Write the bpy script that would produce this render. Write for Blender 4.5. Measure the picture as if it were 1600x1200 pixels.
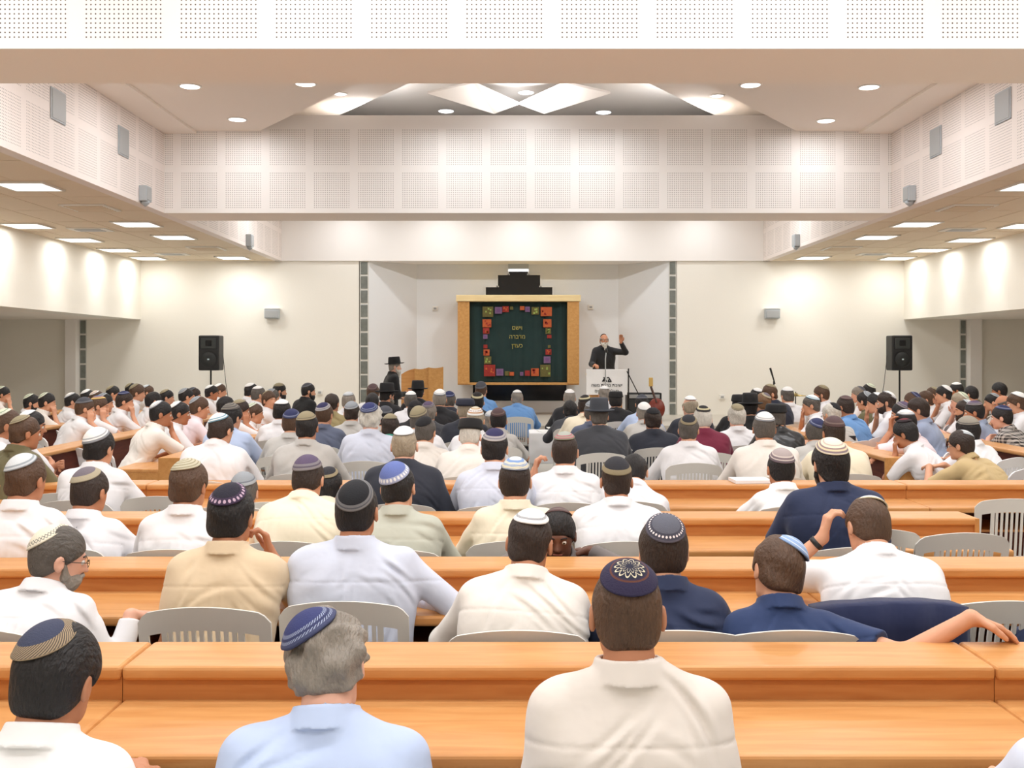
import bpy, bmesh, math, random
import numpy as np
from mathutils import Vector, Matrix
PI = math.pi
sc = bpy.context.scene
for o in list(bpy.data.objects):
    bpy.data.objects.remove(o)
C = sc.collection

# ---------------------------------------------------------------- camera
CAMZ, F, HY = 1.75, 1600.0, 555.0          # eye height, focal length in pixels of a 1600 wide frame, horizon row
cd = bpy.data.cameras.new('camera'); cam = bpy.data.objects.new('camera', cd); C.objects.link(cam)
cam.location = (0, 0, CAMZ); cam.rotation_euler = (PI/2, 0, 0)
cd.sensor_width = 36; cd.lens = 36.0*F/1600; cd.shift_y = -(600-HY)/1600.0
cd.clip_start = 0.05; cd.clip_end = 100
sc.camera = cam
# ---------------------------------------------------------------- world and exposure
w = bpy.data.worlds.new('world'); sc.world = w; w.use_nodes = True
w.node_tree.nodes['Background'].inputs[0].default_value = (1, 0.98, 0.95, 1)
w.node_tree.nodes['Background'].inputs[1].default_value = 0.0
sc.view_settings.view_transform = 'Standard'; sc.view_settings.look = 'None'
sc.view_settings.exposure = -0.5; sc.view_settings.gamma = 1.0; sc.view_settings.use_curve_mapping = False
sc.cycles.use_denoising = True
sc.cycles.max_bounces = 7; sc.cycles.diffuse_bounces = 6; sc.cycles.caustics_reflective = False; sc.cycles.caustics_refractive = False
sc.cycles.sample_clamp_indirect = 6.0

def lamp(name, typ, loc, energy, size=0.2, color=(.965, .98, 1), rot=(0, 0, 0), shape='DISK', spot=None, size_y=None, parent=None, blend=.6):
    l = bpy.data.lights.new(name, typ); l.energy = energy; l.color = color
    if typ == 'AREA':
        l.shape = shape; l.size = size
        if size_y: l.size_y = size_y
    else:
        l.shadow_soft_size = size
    if spot: l.spot_size = math.radians(spot); l.spot_blend = blend
    o = bpy.data.objects.new(name, l); C.objects.link(o); o.location = loc; o.rotation_euler = rot
    if parent: o.parent = parent
    return o
CX = 0.22                                   # centre line of the hall
XL, XR = CX-5.06, CX+5.06                   # faces of the raised coffers
WL, WR = CX-8.03, CX+8.03                   # upper side walls
ZC = 3.73                                   # low ceiling and underside of the beams
ZH = 4.87                                   # high ceiling
K_SPOT, K_PANEL, K_WASH = 62, 26, 30
# round down lights of the high ceilings (the ones over and behind the camera stand outside the frame)
SPOTS = [(-3.73, 11.86), (-3.63, 13.53), (-2.37, 11.75), (4.15, 11.9), (4.17, 13.6), (2.75, 11.8)]
SPOTS_HID = [(-3.7, 8.6), (4.1, 8.6), (-2.4, 9.6), (2.8, 9.6)]
for x, y in SPOTS+SPOTS_HID:
    lamp('downlight_lamp', 'AREA', (x, y, ZH-.02), K_SPOT*(.45 if y > 13 else 1.08), .19)
for x in (-3.6, -1.0, 1.5, 4.0):
    for y in (-2.6, 0.6, 3.0, 5.2):
        lamp('downlight_lamp', 'AREA', (x, y, ZH-.02), K_SPOT*.8, .3)
for x in (-3.8, -1.6, .2, 2.0, 4.2):
    lamp('downlight_lamp', 'AREA', (x, 18.6, ZH-.02), K_SPOT*.75, .25)
for x in (-1.3, .2, 1.7):
    lamp('coffer_wash', 'AREA', (x, 6.0, ZH-.02), 8, .16)
for x in (-3.4, -1.5, .2, 1.9, 3.9):
    lamp('coffer_wash', 'AREA', (x, 20.7, ZH-.02), 16, .16)
# square ceiling panels of the side aisles
INNER_Y = [1.45, 4.95, 8.45, 11.95, 15.4, 17.1, 20.7]
OUTER_Y = [1.6, 5.1, 8.6, 12.1, 13.85, 15.6, 17.5, 19.2, 20.8]
for sgn in (-1, 1):
    for y in INNER_Y:
        lamp('panel_lamp', 'AREA', (CX+sgn*5.86, y, ZC-.03), K_PANEL, .56, (.99, .99, .97), shape='SQUARE')
    for y in OUTER_Y:
        lamp('panel_lamp', 'AREA', (CX+sgn*7.62, y, ZC-.03), K_PANEL*.5, .5, (1, .99, .97), shape='SQUARE')
        if y > 12:
            lamp('wash_lamp', 'SPOT', (CX+sgn*7.58, y, ZC-.04), K_WASH, .05, (.97, 1, .97), rot=(0, sgn*-math.radians(14), 0), spot=62, blend=.9)

# ---------------------------------------------------------------- helpers
def s2l(c):
    return tuple(((v/255.0)/12.92 if v <= 10.3 else (((v/255.0)+.055)/1.055)**2.4) for v in c)
def new_mat(name):
    m = bpy.data.materials.new(name); m.use_nodes = True
    nt = m.node_tree; b = nt.nodes['Principled BSDF']
    return m, nt, b
_mats = {}
def mat(name, rgb, rough=.6, metal=0.0, noise=0.0, nscale=8.0, bump=0.0, bscale=60.0, emit=0.0, stretch=None, spec=.5, sheen=0):
    if name in _mats: return _mats[name]
    m, nt, b = new_mat(name)
    col = s2l(rgb)
    b.inputs['Base Color'].default_value = (*col, 1)
    b.inputs['Roughness'].default_value = rough; b.inputs['Metallic'].default_value = metal
    b.inputs['Specular IOR Level'].default_value = spec
    if sheen: b.inputs['Sheen Weight'].default_value = sheen
    tc = nt.nodes.new('ShaderNodeTexCoord'); mp = nt.nodes.new('ShaderNodeMapping')
    nt.links.new(tc.outputs['Object'], mp.inputs[0])
    if stretch: mp.inputs['Scale'].default_value = stretch
    if noise:
        n = nt.nodes.new('ShaderNodeTexNoise'); n.inputs['Scale'].default_value = nscale; n.inputs['Detail'].default_value = 4
        nt.links.new(mp.outputs[0], n.inputs['Vector'])
        mx = nt.nodes.new('ShaderNodeMix'); mx.data_type = 'RGBA'
        mx.inputs[6].default_value = (*[c*(1-noise) for c in col], 1); mx.inputs[7].default_value = (*[min(1, c*(1+noise)) for c in col], 1)
        nt.links.new(n.outputs['Fac'], mx.inputs[0]); nt.links.new(mx.outputs[2], b.inputs['Base Color'])
    if bump:
        n2 = nt.nodes.new('ShaderNodeTexNoise'); n2.inputs['Scale'].default_value = bscale; n2.inputs['Detail'].default_value = 3
        nt.links.new(mp.outputs[0], n2.inputs['Vector'])
        bp = nt.nodes.new('ShaderNodeBump'); bp.inputs['Strength'].default_value = bump; bp.inputs['Distance'].default_value = .01
        nt.links.new(n2.outputs['Fac'], bp.inputs['Height']); nt.links.new(bp.outputs[0], b.inputs['Normal'])
    if emit:
        b.inputs['Emission Color'].default_value = (*col, 1); b.inputs['Emission Strength'].default_value = emit
    _mats[name] = m
    return m
def expr(nt, op, a, b=None, c=None):
    n = nt.nodes.new('ShaderNodeMath'); n.operation = op
    for i, v in enumerate((a, b, c)):
        if v is None: continue
        if isinstance(v, (int, float)): n.inputs[i].default_value = v
        else: nt.links.new(v, n.inputs[i])
    return n.outputs[0]
def perforated(name, axis, rgb=(244, 241, 238), off=0.0):
    """white acoustic board: blocks of 17 x 17 round holes, block pitch 0.615 m"""
    m, nt, b = new_mat(name)
    b.inputs['Roughness'].default_value = .65
    tc = nt.nodes.new('ShaderNodeTexCoord'); sp = nt.nodes.new('ShaderNodeSeparateXYZ')
    nt.links.new(tc.outputs['Object'], sp.inputs[0])
    u = sp.outputs[axis]; z = sp.outputs[2]
    def cell(v, o, pitch):
        return expr(nt, 'FLOORED_MODULO', expr(nt, 'SUBTRACT', v, o), pitch)
    def inside(c, a0, a1):
        return expr(nt, 'MULTIPLY', expr(nt, 'GREATER_THAN', c, a0), expr(nt, 'LESS_THAN', c, a1))
    cu = cell(u, off, .615); cz = cell(z, 3.76, .60)
    hu = expr(nt, 'SUBTRACT', expr(nt, 'FLOORED_MODULO', cu, .03), .015)
    hz = expr(nt, 'SUBTRACT', expr(nt, 'FLOORED_MODULO', cz, .03), .015)
    r2 = expr(nt, 'ADD', expr(nt, 'MULTIPLY', hu, hu), expr(nt, 'MULTIPLY', hz, hz))
    hole = expr(nt, 'LESS_THAN', r2, .0054**2)
    msk = expr(nt, 'MULTIPLY', hole, expr(nt, 'MULTIPLY', inside(cu, .06, .57), inside(cz, .03, .54)))
    msk = expr(nt, 'MULTIPLY', msk, expr(nt, 'LESS_THAN', z, 4.93))
    mx = nt.nodes.new('ShaderNodeMix'); mx.data_type = 'RGBA'
    mx.inputs[6].default_value = (*s2l(rgb), 1); mx.inputs[7].default_value = (*s2l((88, 78, 74)), 1)  # holes have no depth: the shade inside them is painted dark
    nt.links.new(msk, mx.inputs[0]); nt.links.new(mx.outputs[2], b.inputs['Base Color'])
    return m
def wood(name, rgb, dark, sx=1.2, seam=None, rough=.38):
    m, nt, b = new_mat(name)
    tc = nt.nodes.new('ShaderNodeTexCoord'); mp = nt.nodes.new('ShaderNodeMapping'); mp.inputs['Scale'].default_value = (sx, 11, 11)
    nt.links.new(tc.outputs['Object'], mp.inputs[0])
    n = nt.nodes.new('ShaderNodeTexNoise'); n.inputs['Scale'].default_value = 2.2; n.inputs['Detail'].default_value = 6; n.inputs['Distortion'].default_value = .7
    nt.links.new(mp.outputs[0], n.inputs['Vector'])
    r = nt.nodes.new('ShaderNodeValToRGB'); r.color_ramp.elements[0].position = .3; r.color_ramp.elements[1].position = .72
    r.color_ramp.elements[0].color = (*s2l(dark), 1); r.color_ramp.elements[1].color = (*s2l(rgb), 1)
    nt.links.new(n.outputs['Fac'], r.inputs[0]); nt.links.new(r.outputs[0], b.inputs['Base Color'])
    b.inputs['Roughness'].default_value = rough; b.inputs['Specular IOR Level'].default_value = .35
    return m
def link(name, me, m=None, parent=None):
    o = bpy.data.objects.new(name, me); C.objects.link(o)
    if m is not None:
        if not me.materials: me.materials.append(m)
    if parent is not None: o.parent = parent
    return o
def omat(o, m):
    """material on the object, so copies that share a mesh can differ"""
    if not o.data.materials: o.data.materials.append(m)
    o.material_slots[0].link = 'OBJECT'; o.material_slots[0].material = m
def tag(o, label=None, cat=None, group=None, kind=None):
    if label: o['label'] = label
    if cat: o['category'] = cat
    if group: o['group'] = group
    if kind: o['kind'] = kind
    return o
def thing(name, label, cat, loc=(0, 0, 0), rz=0, group=None):
    o = bpy.data.objects.new(name, None); C.objects.link(o); o.empty_display_size = .1
    o.location = loc; o.rotation_euler = (0, 0, rz)
    return tag(o, label, cat, group)
class MB:
    """collects shapes in one bmesh"""
    def __init__(s): s.bm = bmesh.new()
    def box(s, x0, x1, y0, y1, z0, z1, bev=0.0, seg=2):
        r = bmesh.ops.create_cube(s.bm, size=1.0); vs = r['verts']
        for v in vs:
            v.co = Vector((x0+(v.co.x+.5)*(x1-x0), y0+(v.co.y+.5)*(y1-y0), z0+(v.co.z+.5)*(z1-z0)))
        if bev:
            es = list({e for v in vs for e in v.link_edges})
            bmesh.ops.bevel(s.bm, geom=es, offset=bev, segments=seg, affect='EDGES', profile=.6)
        return s
    def poly(s, pts, th=0.0, d=(0, 0, 1)):
        vs = [s.bm.verts.new(p) for p in pts]; f = s.bm.faces.new(vs)
        if th:
            r = bmesh.ops.extrude_face_region(s.bm, geom=[f])
            bmesh.ops.translate(s.bm, verts=[g for g in r['geom'] if isinstance(g, bmesh.types.BMVert)], vec=Vector(d)*th)
        return s
    def tube(s, pts, r, n=10, r2=None):
        pts = [Vector(p) for p in pts]; rings = []
        for i, p in enumerate(pts):
            a = pts[max(0, i-1)]; b = pts[min(len(pts)-1, i+1)]; t = (b-a).normalized()
            up = Vector((0, 0, 1)) if abs(t.z) < .9 else Vector((0, 1, 0))
            u = t.cross(up).normalized(); v = t.cross(u).normalized()
            rr = r if r2 is None else r+(r2-r)*i/(len(pts)-1)
            rings.append([s.bm.verts.new(p+(u*math.cos(2*PI*k/n)+v*math.sin(2*PI*k/n))*rr) for k in range(n)])
        for a, b in zip(rings, rings[1:]):
            for k in range(n): s.bm.faces.new((a[k], a[(k+1) % n], b[(k+1) % n], b[k]))
        s.bm.faces.new(rings[0]); s.bm.faces.new(rings[-1])
        return s
    def lathe(s, prof, c=(0, 0, 0), n=32, cap=True, sx=1, sy=1):
        rings = [[s.bm.verts.new((c[0]+r*sx*math.cos(2*PI*k/n), c[1]+r*sy*math.sin(2*PI*k/n), c[2]+z)) for k in range(n)] for r, z in prof]
        for a, b in zip(rings, rings[1:]):
            for k in range(n): s.bm.faces.new((a[k], a[(k+1) % n], b[(k+1) % n], b[k]))
        if cap: s.bm.faces.new(rings[0]); s.bm.faces.new(rings[-1])
        return s
    def mesh(s, name, smooth=False):
        bmesh.ops.recalc_face_normals(s.bm, faces=s.bm.faces[:])
        me = bpy.data.meshes.new(name); s.bm.to_mesh(me); s.bm.free()
        if smooth: me.shade_smooth()
        return me
    def build(s, name, m, parent=None, smooth=False):
        me = s.mesh(name, smooth)
        return link(name, me, m, parent)
def struct(o): return tag(o, kind='structure')
def W(x, y, d): return Vector(((x-800)*d/F, d, CAMZ-(y-HY)*d/F))
ORD = ['zeroth', 'first', 'second', 'third', 'fourth', 'fifth', 'sixth', 'seventh', 'eighth', 'ninth', 'tenth', 'eleventh', 'twelfth', 'thirteenth', 'fourteenth', 'fifteenth', 'sixteenth', 'seventeenth', 'eighteenth', 'nineteenth', 'twentieth']
def ordinal(k): return ORD[k] if k < len(ORD) else f'{k}th'
def copy_tree(o, parent=None):
    c = o.copy(); C.objects.link(c); c.parent = parent
    for ch in o.children:
        if ch.type != 'LIGHT': copy_tree(ch, c)
    return c

# ---------------------------------------------------------------- materials
WALL = mat('wall_paint', (242, 238, 228), .8, bump=.12, bscale=38)
WALLC = mat('niche_paint', (232, 234, 235), .8, bump=.12, bscale=38)
WHITE = mat('white_paint', (246, 242, 238), .7)
CEIL = mat('ceiling_paint', (247, 238, 228), .75)
CEILT = mat('ceiling_tile', (226, 210, 186), .8, noise=.04, nscale=30)
GREYMETAL = mat('grey_metal', (168, 170, 170), .5)
ALU = mat('grille_grey', (176, 182, 186), .55)
FLOOR = mat('floor_terrazzo', (196, 194, 188), .35, noise=.12, nscale=40)
BLACK = mat('black_plastic', (24, 25, 27), .45)
BLACKM = mat('black_metal', (30, 30, 30), .35, metal=.4)
WOOD = wood('beech_laminate', (210, 156, 98), (194, 134, 76))
WOODR = wood('riser_laminate_shaded', (192, 132, 76), (176, 112, 60))  # same beech as the tops, the weaker light on it put into the colour
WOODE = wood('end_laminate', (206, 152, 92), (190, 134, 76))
WOODD = wood('panel_laminate_shaded', (112, 52, 32), (84, 36, 24), rough=.6)  # same wood again, with the shade under the desks painted into its colour
ARKW = wood('ark_oak', (208, 158, 96), (190, 138, 78), sx=9)
ARKT = wood('ark_top_oak', (236, 214, 164), (226, 200, 146))
GLASSB = mat('glass_block', (118, 122, 116), .15, noise=.3, nscale=14)
MORTAR = mat('mortar', (214, 212, 204), .8)
PLASTIC = mat('chair_plastic', (220, 218, 211), .42)
PLASTICW = mat('chair_plastic_white', (232, 232, 234), .42)

# ---------------------------------------------------------------- room
struct(MB().box(-13, 13, -5, 22.4, -.1, 0).build('floor', FLOOR))
struct(MB().box(-4.6, 5.0, 18.2, 21.55, 0, .5, .01).box(-3.0, 3.3, 21.55, 22.4, 0, .5).build('trim_stage', mat('stage_tile', (190, 184, 172), .4, noise=.1, nscale=20)))
for nm, x0, x1 in (('ceiling_left', WL, XL-.15), ('ceiling_right', XR+.15, WR)):
    struct(MB().box(x0, x1, -5, 21.55, ZC, ZC+.12).build(nm, CEILT))
    g = MB()
    k = 0
    for yy in np.arange(-4, 21.4, 1.2):
        g.box(x0, x1, yy, yy+.012, ZC-.004, ZC)
    for xx in np.arange(x0+.35, x1-.1, .6):
        g.box(xx, xx+.012, -5, 21.5, ZC-.004, ZC)
    tag(g.build('trim_ceiling_grid', CEILT), kind='structure')
PX = perforated('perforated_board_x', 0, off=CX-5.06+.17)
PY = perforated('perforated_board_y', 1, (238, 228, 222), off=.3)
for nm, x in (('wall_coffer_left', XL), ('wall_coffer_right', XR)):
    sg = -1 if x < 0 else 1
    struct(MB().box(min(x, x+sg*.15), max(x, x+sg*.15), -5, 21.5, ZC, 6.0).build(nm, PY))
struct(MB().box(XL, XR, 6.63, 7.46, ZC, 5.6).build('wall_beam_near', CEIL))
struct(MB().box(XL, XR, 6.615, 6.63, ZC, 5.6).build('wall_beam_near_board', PX))
struct(MB().box(XL, XR, 14.27, 15.08, ZC, 5.09).build('wall_beam_far', CEIL))
struct(MB().box(XL, XR, 14.255, 14.27, ZC, 5.09).build('wall_beam_far_board', PX))
struct(MB().box(XL, XR, -1.2, -.4, ZC, 5.6).build('wall_beam_rear', CEIL))
# ceilings of the coffers
struct(MB().box(XL, XR, -5, 6.63, ZH, ZH+.1).build('ceiling_rear_bay', WHITE))
struct(MB().box(XL, XR, 15.08, 21.5, ZH, ZH+.1).build('ceiling_stage_bay', WHITE))
def mir(pts): return [(2*CX-x, y, z) for x, y, z in pts]
slab = [(XL, 7.46, ZH), (XL, 14.255, ZH), (-3.52, 14.255, ZH), (-2.85, 13.3, ZH), (-1.71, 11.66, ZH), (-1.5, 10.86, ZH), (-1.71, 10.0, ZH), (-3.52, 7.46, ZH)]
struct(MB().poly(slab, .1).build('ceiling_slab_left', CEIL))
struct(MB().poly(mir(slab), .1).build('ceiling_slab_right', CEIL))
for nm, a, b in (('trim_soffit_left', XL, XL+.45), ('trim_soffit_right', XR-.45, XR)):
    struct(MB().box(a, b, 7.46, 14.255, ZH-.035, ZH).build(nm, CEIL))
s2 = [(-4.6, 7.46, 5.3), (-4.6, 16.6, 5.3), (-2.95, 16.6, 5.3), (-2.6, 15.2, 5.3), (-1.34, 13.36, 5.3), (-.9, 10.9, 5.3), (-1.3, 7.46, 5.3)]
struct(MB().poly(s2, .06).build('ceiling_upper_left', CEIL))
struct(MB().poly(mir(s2), .06).build('ceiling_upper_right', CEIL))
struct(MB().box(XL, XR, 7.3, 19, 5.72, 5.85).build('ceiling_top', WHITE))
def U(x, y, z):
    d = (z-CAMZ)*F/(HY-y); return Vector(((x-800)*d/F, d, z))
fc = MB()
for sg in (-1, 1):
    q = [U(811+sg*(811-x) if sg > 0 else x, y, z) for x, y, z in ((772, 178, 5.35), (668, 146, 5.5), (740, 130, 5.68), (811, 163, 5.42))]
    fc.poly([tuple(p) for p in q], .03)
struct(fc.build('ceiling_star', WHITE))
for x, y in ((697, 173), (943, 175), (531, 146), (1121, 149), (822, 144)):
    pass
# upper side walls, alcoves, stage wall
for nm, x, sg in (('wall_left', WL, -1), ('wall_right', WR, 1)):
    struct(MB().box(min(x, x+sg*.5), max(x, x+sg*.5), -5, 21.55, 2.5, ZC+.1).build(nm, WALL))
    struct(MB().box(min(x+sg*.5, x+sg*4.8), max(x+sg*.5, x+sg*4.8), -5, 21.55, 2.5, 2.6).build('ceiling_alcove_'+('left' if sg < 0 else 'right'), CEIL))
    struct(MB().box(min(x+sg*4.8, x+sg*5), max(x+sg*4.8, x+sg*5), -5, 21.55, 0, 2.6).build('wall_alcove_'+('left' if sg < 0 else 'right'), WALL))
struct(MB().box(-13, -3.22, 21.55, 21.8, 0, ZC).build('wall_stage_left', WALL))
struct(MB().box(3.47, 13.3, 21.55, 21.8, 0, ZC).build('wall_stage_right', WALL))
struct(MB().box(XL, XR, 21.5, 21.8, ZC, 6).build('wall_stage_top', WHITE))
struct(MB().box(-13, 13.3, -5.2, -5, 0, 6).build('wall_rear', WALL))
NB = 22.35
nl = MB().poly([(-3.02, 21.56, 0), (-3.02, 21.56, ZC), (-2.08, NB, ZC), (-2.08, NB, 0)], .1, (-.5, .8, 0))
struct(nl.build('wall_niche_left', WALLC))
nr = MB().poly([(3.3, 21.56, 0), (3.3, 21.56, ZC), (2.32, NB, ZC), (2.32, NB, 0)], .1, (.5, .8, 0))
struct(nr.build('wall_niche_right', WALLC))
struct(MB().box(-2.08, 2.32, NB, NB+.15, 0, ZC).build('wall_niche_back', WALLC))
struct(MB().box(-3.3, 3.6, 21.8, NB+.2, ZC, ZC+.1).build('ceiling_niche', WHITE))
# glass block strips
def strip(name, x0, x1, z0, z1, n, y=21.545):
    t = MB().box(x0, x1, y, y+.1, z0, z1).build(name, MORTAR); struct(t)
    h = (z1-z0)/n
    b = MB()
    for i in range(n):
        b.box(x0+.018, x1-.018, y-.012, y+.02, z0+i*h+.02, z0+(i+1)*h-.02, .008)
    b.build('glass_blocks', GLASSB, t)
strip('window_1', -3.2, -3.02, .45, ZC, 11)
strip('window_2', 3.3, 3.46, .45, ZC, 11)
strip('window_3', -9.1, -8.95, 0, 2.5, 8)
strip('window_4', 9.42, 9.56, 0, 2.5, 8)
struct(MB().box(-9.32, -9.1, 21.35, 21.55, 0, 2.5).build('trim_pillar_left', WHITE))
struct(MB().box(9.56, 9.8, 21.35, 21.55, 0, 2.5).build('trim_pillar_right', WHITE))
for sx in (-1, 1):
    x0, x1 = (WL, -3.22) if sx < 0 else (3.47, WR)
    struct(MB().box(x0, x1, 21.53, 21.55, 0, .12).build('baseboard_'+('left' if sx < 0 else 'right'), GREYMETAL))
# stepped dark window behind the ark
DARKG = mat('dark_glass', (16, 17, 19), .12)
dw = MB()
def px(x, d=NB): return (x-800)*d/F
def pz(y, d=NB): return CAMZ-(y-HY)*d/F
for x0, x1, y0, y1 in ((758, 864, 470, 449), (777, 845, 449, 430), (794, 826, 430, 409), (739, 885, 626, 462)):
    dw.box(px(x0), px(x1), NB-.02, NB+.01, pz(y0), min(pz(y1), ZC-.01))
wd = struct(dw.build('window_5', DARKG))
fr = MB()
for x0, x1, y in ((758, 778, 449), (844, 864, 449), (777, 795, 430), (825, 845, 430)):
    fr.box(px(x0)-.02, px(x1)+.02, NB-.05, NB, pz(y), pz(y)+.03)
for x, y0, y1 in ((758, 462, 449), (864, 462, 449), (777, 449, 430), (845, 449, 430), (794, 430, 409), (826, 430, 409)):
    fr.box(px(x)-.015, px(x)+.015, NB-.05, NB, pz(y0), pz(y1))
fr.build('window_frame', WALLC, wd)
t = thing('hanging_lamp', 'white tube lamp behind glass above the ark', 'lamp', (px(810), NB-.1, pz(423)))
MB().box(-.22, .22, -.03, .03, -.025, .025, .01).build('tube', mat('tube_glow', (245, 250, 255), .5, emit=1.4), t)
MB().box(-.22, .22, -.03, .03, .03, .15, .01).build('lamp_housing', ALU, t)
# ---------------------------------------------------------------- lamps and fittings one can see, and an added roof fill
PANELG = mat('panel_glow', (250, 253, 255), .5, emit=3.0)
SPOTG = mat('spot_glow', (252, 252, 255), .5, emit=5.0)
FRAMEW = mat('fitting_white', (235, 232, 225), .5)
def ceil_light_proto():
    t = thing('ceiling_light', 'x', 'ceiling light')
    f = MB()
    for a in (-1, 1):
        f.box(min(a*.3, a*.27), max(a*.3, a*.27), -.3, .3, -.02, .0); f.box(-.3, .3, min(a*.3, a*.27), max(a*.3, a*.27), -.02, .0)
    f.build('frame', FRAMEW, t)
    MB().box(-.27, .27, -.27, .27, -.014, -.002).build('diffuser', PANELG, t)
    return t
cl0 = ceil_light_proto(); first = True
def put_light(x, y, label, group):
    global first
    c = cl0 if first else copy_tree(cl0); first = False
    c.location = (x, y, ZC-.003); tag(c, label, 'ceiling light', group)
for sd, sg in (('left', -1), ('right', 1)):
    ys = [y for y in INNER_Y if y > 9]
    for i, y in enumerate(ys):
        put_light(CX+sg*5.86, y, f'square lit ceiling panel, {ordinal(i+1)} from the front of picture in the inner {sd} aisle row', 'square ceiling lights')
    ys = [y for y in OUTER_Y if y > 15]
    for i, y in enumerate(ys):
        put_light(CX+sg*7.6, y, f'square lit ceiling panel, {ordinal(i+1)} from the front in the outer {sd} row by the wall', 'square ceiling lights')
    for i, y in enumerate((13.7, 18.9)):
        t = thing('ceiling_vent', f'unlit pale ceiling grille, {"nearer" if i == 0 else "farther"} one over the {sd} aisle', 'vent', (CX+sg*5.86, y, ZC), 0, 'ceiling vents')
        MB().box(-.3, .3, -.3, .3, -.02, 0, .005).build('frame', FRAMEW, t)
        b = MB()
        for k in range(6): b.box(-.25, .25, -.25+k*.09, -.21+k*.09, -.03, -.02)
        b.build('louvre', CEILT, t)
    for i, y in enumerate((16.1, 20.0)):
        t = thing('ceiling_vent', f'small dark slotted ceiling vent, {"nearer" if i == 0 else "farther"} one of the {sd} aisle', 'vent', (CX+sg*6.85, y, ZC), 0, 'ceiling vents')
        MB().box(-.3, .3, -.2, .2, -.015, 0, .004).build('frame', FRAMEW, t)
        MB().box(-.2, .2, -.13, .13, -.02, -.012).build('louvre', GREYMETAL, t)
def downlight(loc, label, em=True, r=.11):
    t = thing('downlight', label, 'ceiling light', loc, 0, 'round downlights')
    MB().lathe([(r, -.012), (r+.025, -.006), (r+.025, 0), (r, 0)], cap=False).build('trim_ring', FRAMEW, t)
    MB().lathe([(r, -.008), (r*.6, -.02), (.001, -.026)], cap=False).build('bulb', SPOTG, t, True)
    return t
nm = ['at the outer left', 'nearest the far beam on the left', 'innermost on the left', 'at the outer right', 'nearest the far beam on the right', 'innermost on the right']
for (x, y), n in zip(SPOTS, nm):
    downlight((x, y, ZH-.001), f'round lit downlight in the high ceiling, {n}')
for i, (x, y, n) in enumerate(((697, 173, 'left of centre just above the far beam'), (943, 175, 'right of centre just above the far beam'), (822, 144, 'at the centre of the star'))):
    p = W(x, y, 13.4)
    tt = downlight(p, f'small round downlight {n}', r=.1)
    lamp('star_lamp', 'AREA', (p.x, p.y, p.z-.03), 17, .4)
    MB().tube([(p.x, p.y, p.z), (p.x, p.y, 5.72)], .01, 6).build('downlight_stem', FRAMEW, tt); tt.children[-1].location = (-p.x, -p.y, -p.z)
for x, y, n in ((531, 146, 'left'), (1121, 149, 'right')):
    p = U(x, y, 5.295); downlight(p, f'small round downlight deep in the {n} ceiling slot', r=.08)
for x in (-2.2, .2, 2.6): lamp('star_fill_lamp', 'AREA', (x, 14.7, 5.12), 22, .5, rot=(PI, 0, 0))  # added unseen fill lamps on the beam top, brightening the folded roof
# wall boxes on the coffer faces
def wallbox(x, y, z, sg, w, h, dp, label, cone=True, m=ALU):
    t = thing('wall_speaker', label, 'speaker', (x, y, z), 0, 'wall boxes of the coffers')
    MB().box(min(0, -sg*dp), max(0, -sg*dp), -w/2, w/2, -h/2, h/2, .01).build('box', m, t)
    MB().box(min(-sg*dp, -sg*(dp+.006)), max(-sg*dp, -sg*(dp+.006)), -w/2+.02, w/2-.02, -h/2+.02, h/2-.02).build('grille', GREYMETAL, t)
    if cone: MB().lathe([(.001, -.07), (.05, -.03), (.06, 0)], (-sg*dp/2, 0, -h/2), 20).build('bracket', m, t, True)
for sd, sg, xx in (('left', -1, XL), ('right', 1, XR)):
    for px_, py_, h_, w_, kind in ((90, 166, .34, .36, 'nearest'), (192, 222, .36, .34, 'middle')):
        x_ = px_ if sg < 0 else {90: 1568, 192: 1463}[px_]
        d = abs(xx)*F/abs(x_-800)
        wallbox(xx, d, CAMZ+(HY-py_)*d/F, sg, w_, h_, .015, f'flat grey {kind} air grille high on the {sd} perforated wall', False)
    x_ = 221 if sg < 0 else 1427; d = abs(xx)*F/abs(x_-800)
    wallbox(xx, d, CAMZ+(HY-303)*d/F, sg, .2, .2, .1, f'small grey speaker low on the {sd} perforated wall before the far beam')
    x_ = 386 if sg < 0 else 1248; d = abs(xx)*F/abs(x_-800)
    wallbox(xx, d, CAMZ+(HY-376)*d/F, sg, .2, .22, .1, f'small grey speaker on the {sd} coffer wall beyond the far beam')
for x, n in ((424, 'left'), (1208, 'right')):
    p = W(x, 490, 21.4)
    t = thing('wall_speaker', f'small grey box speaker on the {n} stage wall', 'speaker', p, 0, 'stage wall speakers')
    MB().box(-.15, .15, -.0, .15, -.1, .1, .015).build('box', ALU, t)
    MB().box(-.13, .13, -.012, .0, -.08, .06).build('grille', GREYMETAL, t)
    MB().box(-.155, .155, -.01, .15, .1, .115).build('shelf', WHITE, t)
for x, y, n in ((500, 613, 'left'), (1128, 620, 'right'), (680, 482, 'left of the ark'), (923, 480, 'right of the ark')):
    d = 21.53 if y > 600 else NB-.01
    p = W(x, y, d)
    t = thing('wall_socket', f'small wall fitting on the stage wall, {n}' if y > 600 else f'tiny wall hook in the niche {n}', 'fitting', p)
    MB().box(-.06, .06, -.03, .02, -.05, .05, .01).build('plate', FRAMEW, t)
    MB().box(-.03, .03, -.045, -.03, -.02, .02, .005).build('socket', GREYMETAL, t)
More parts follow.
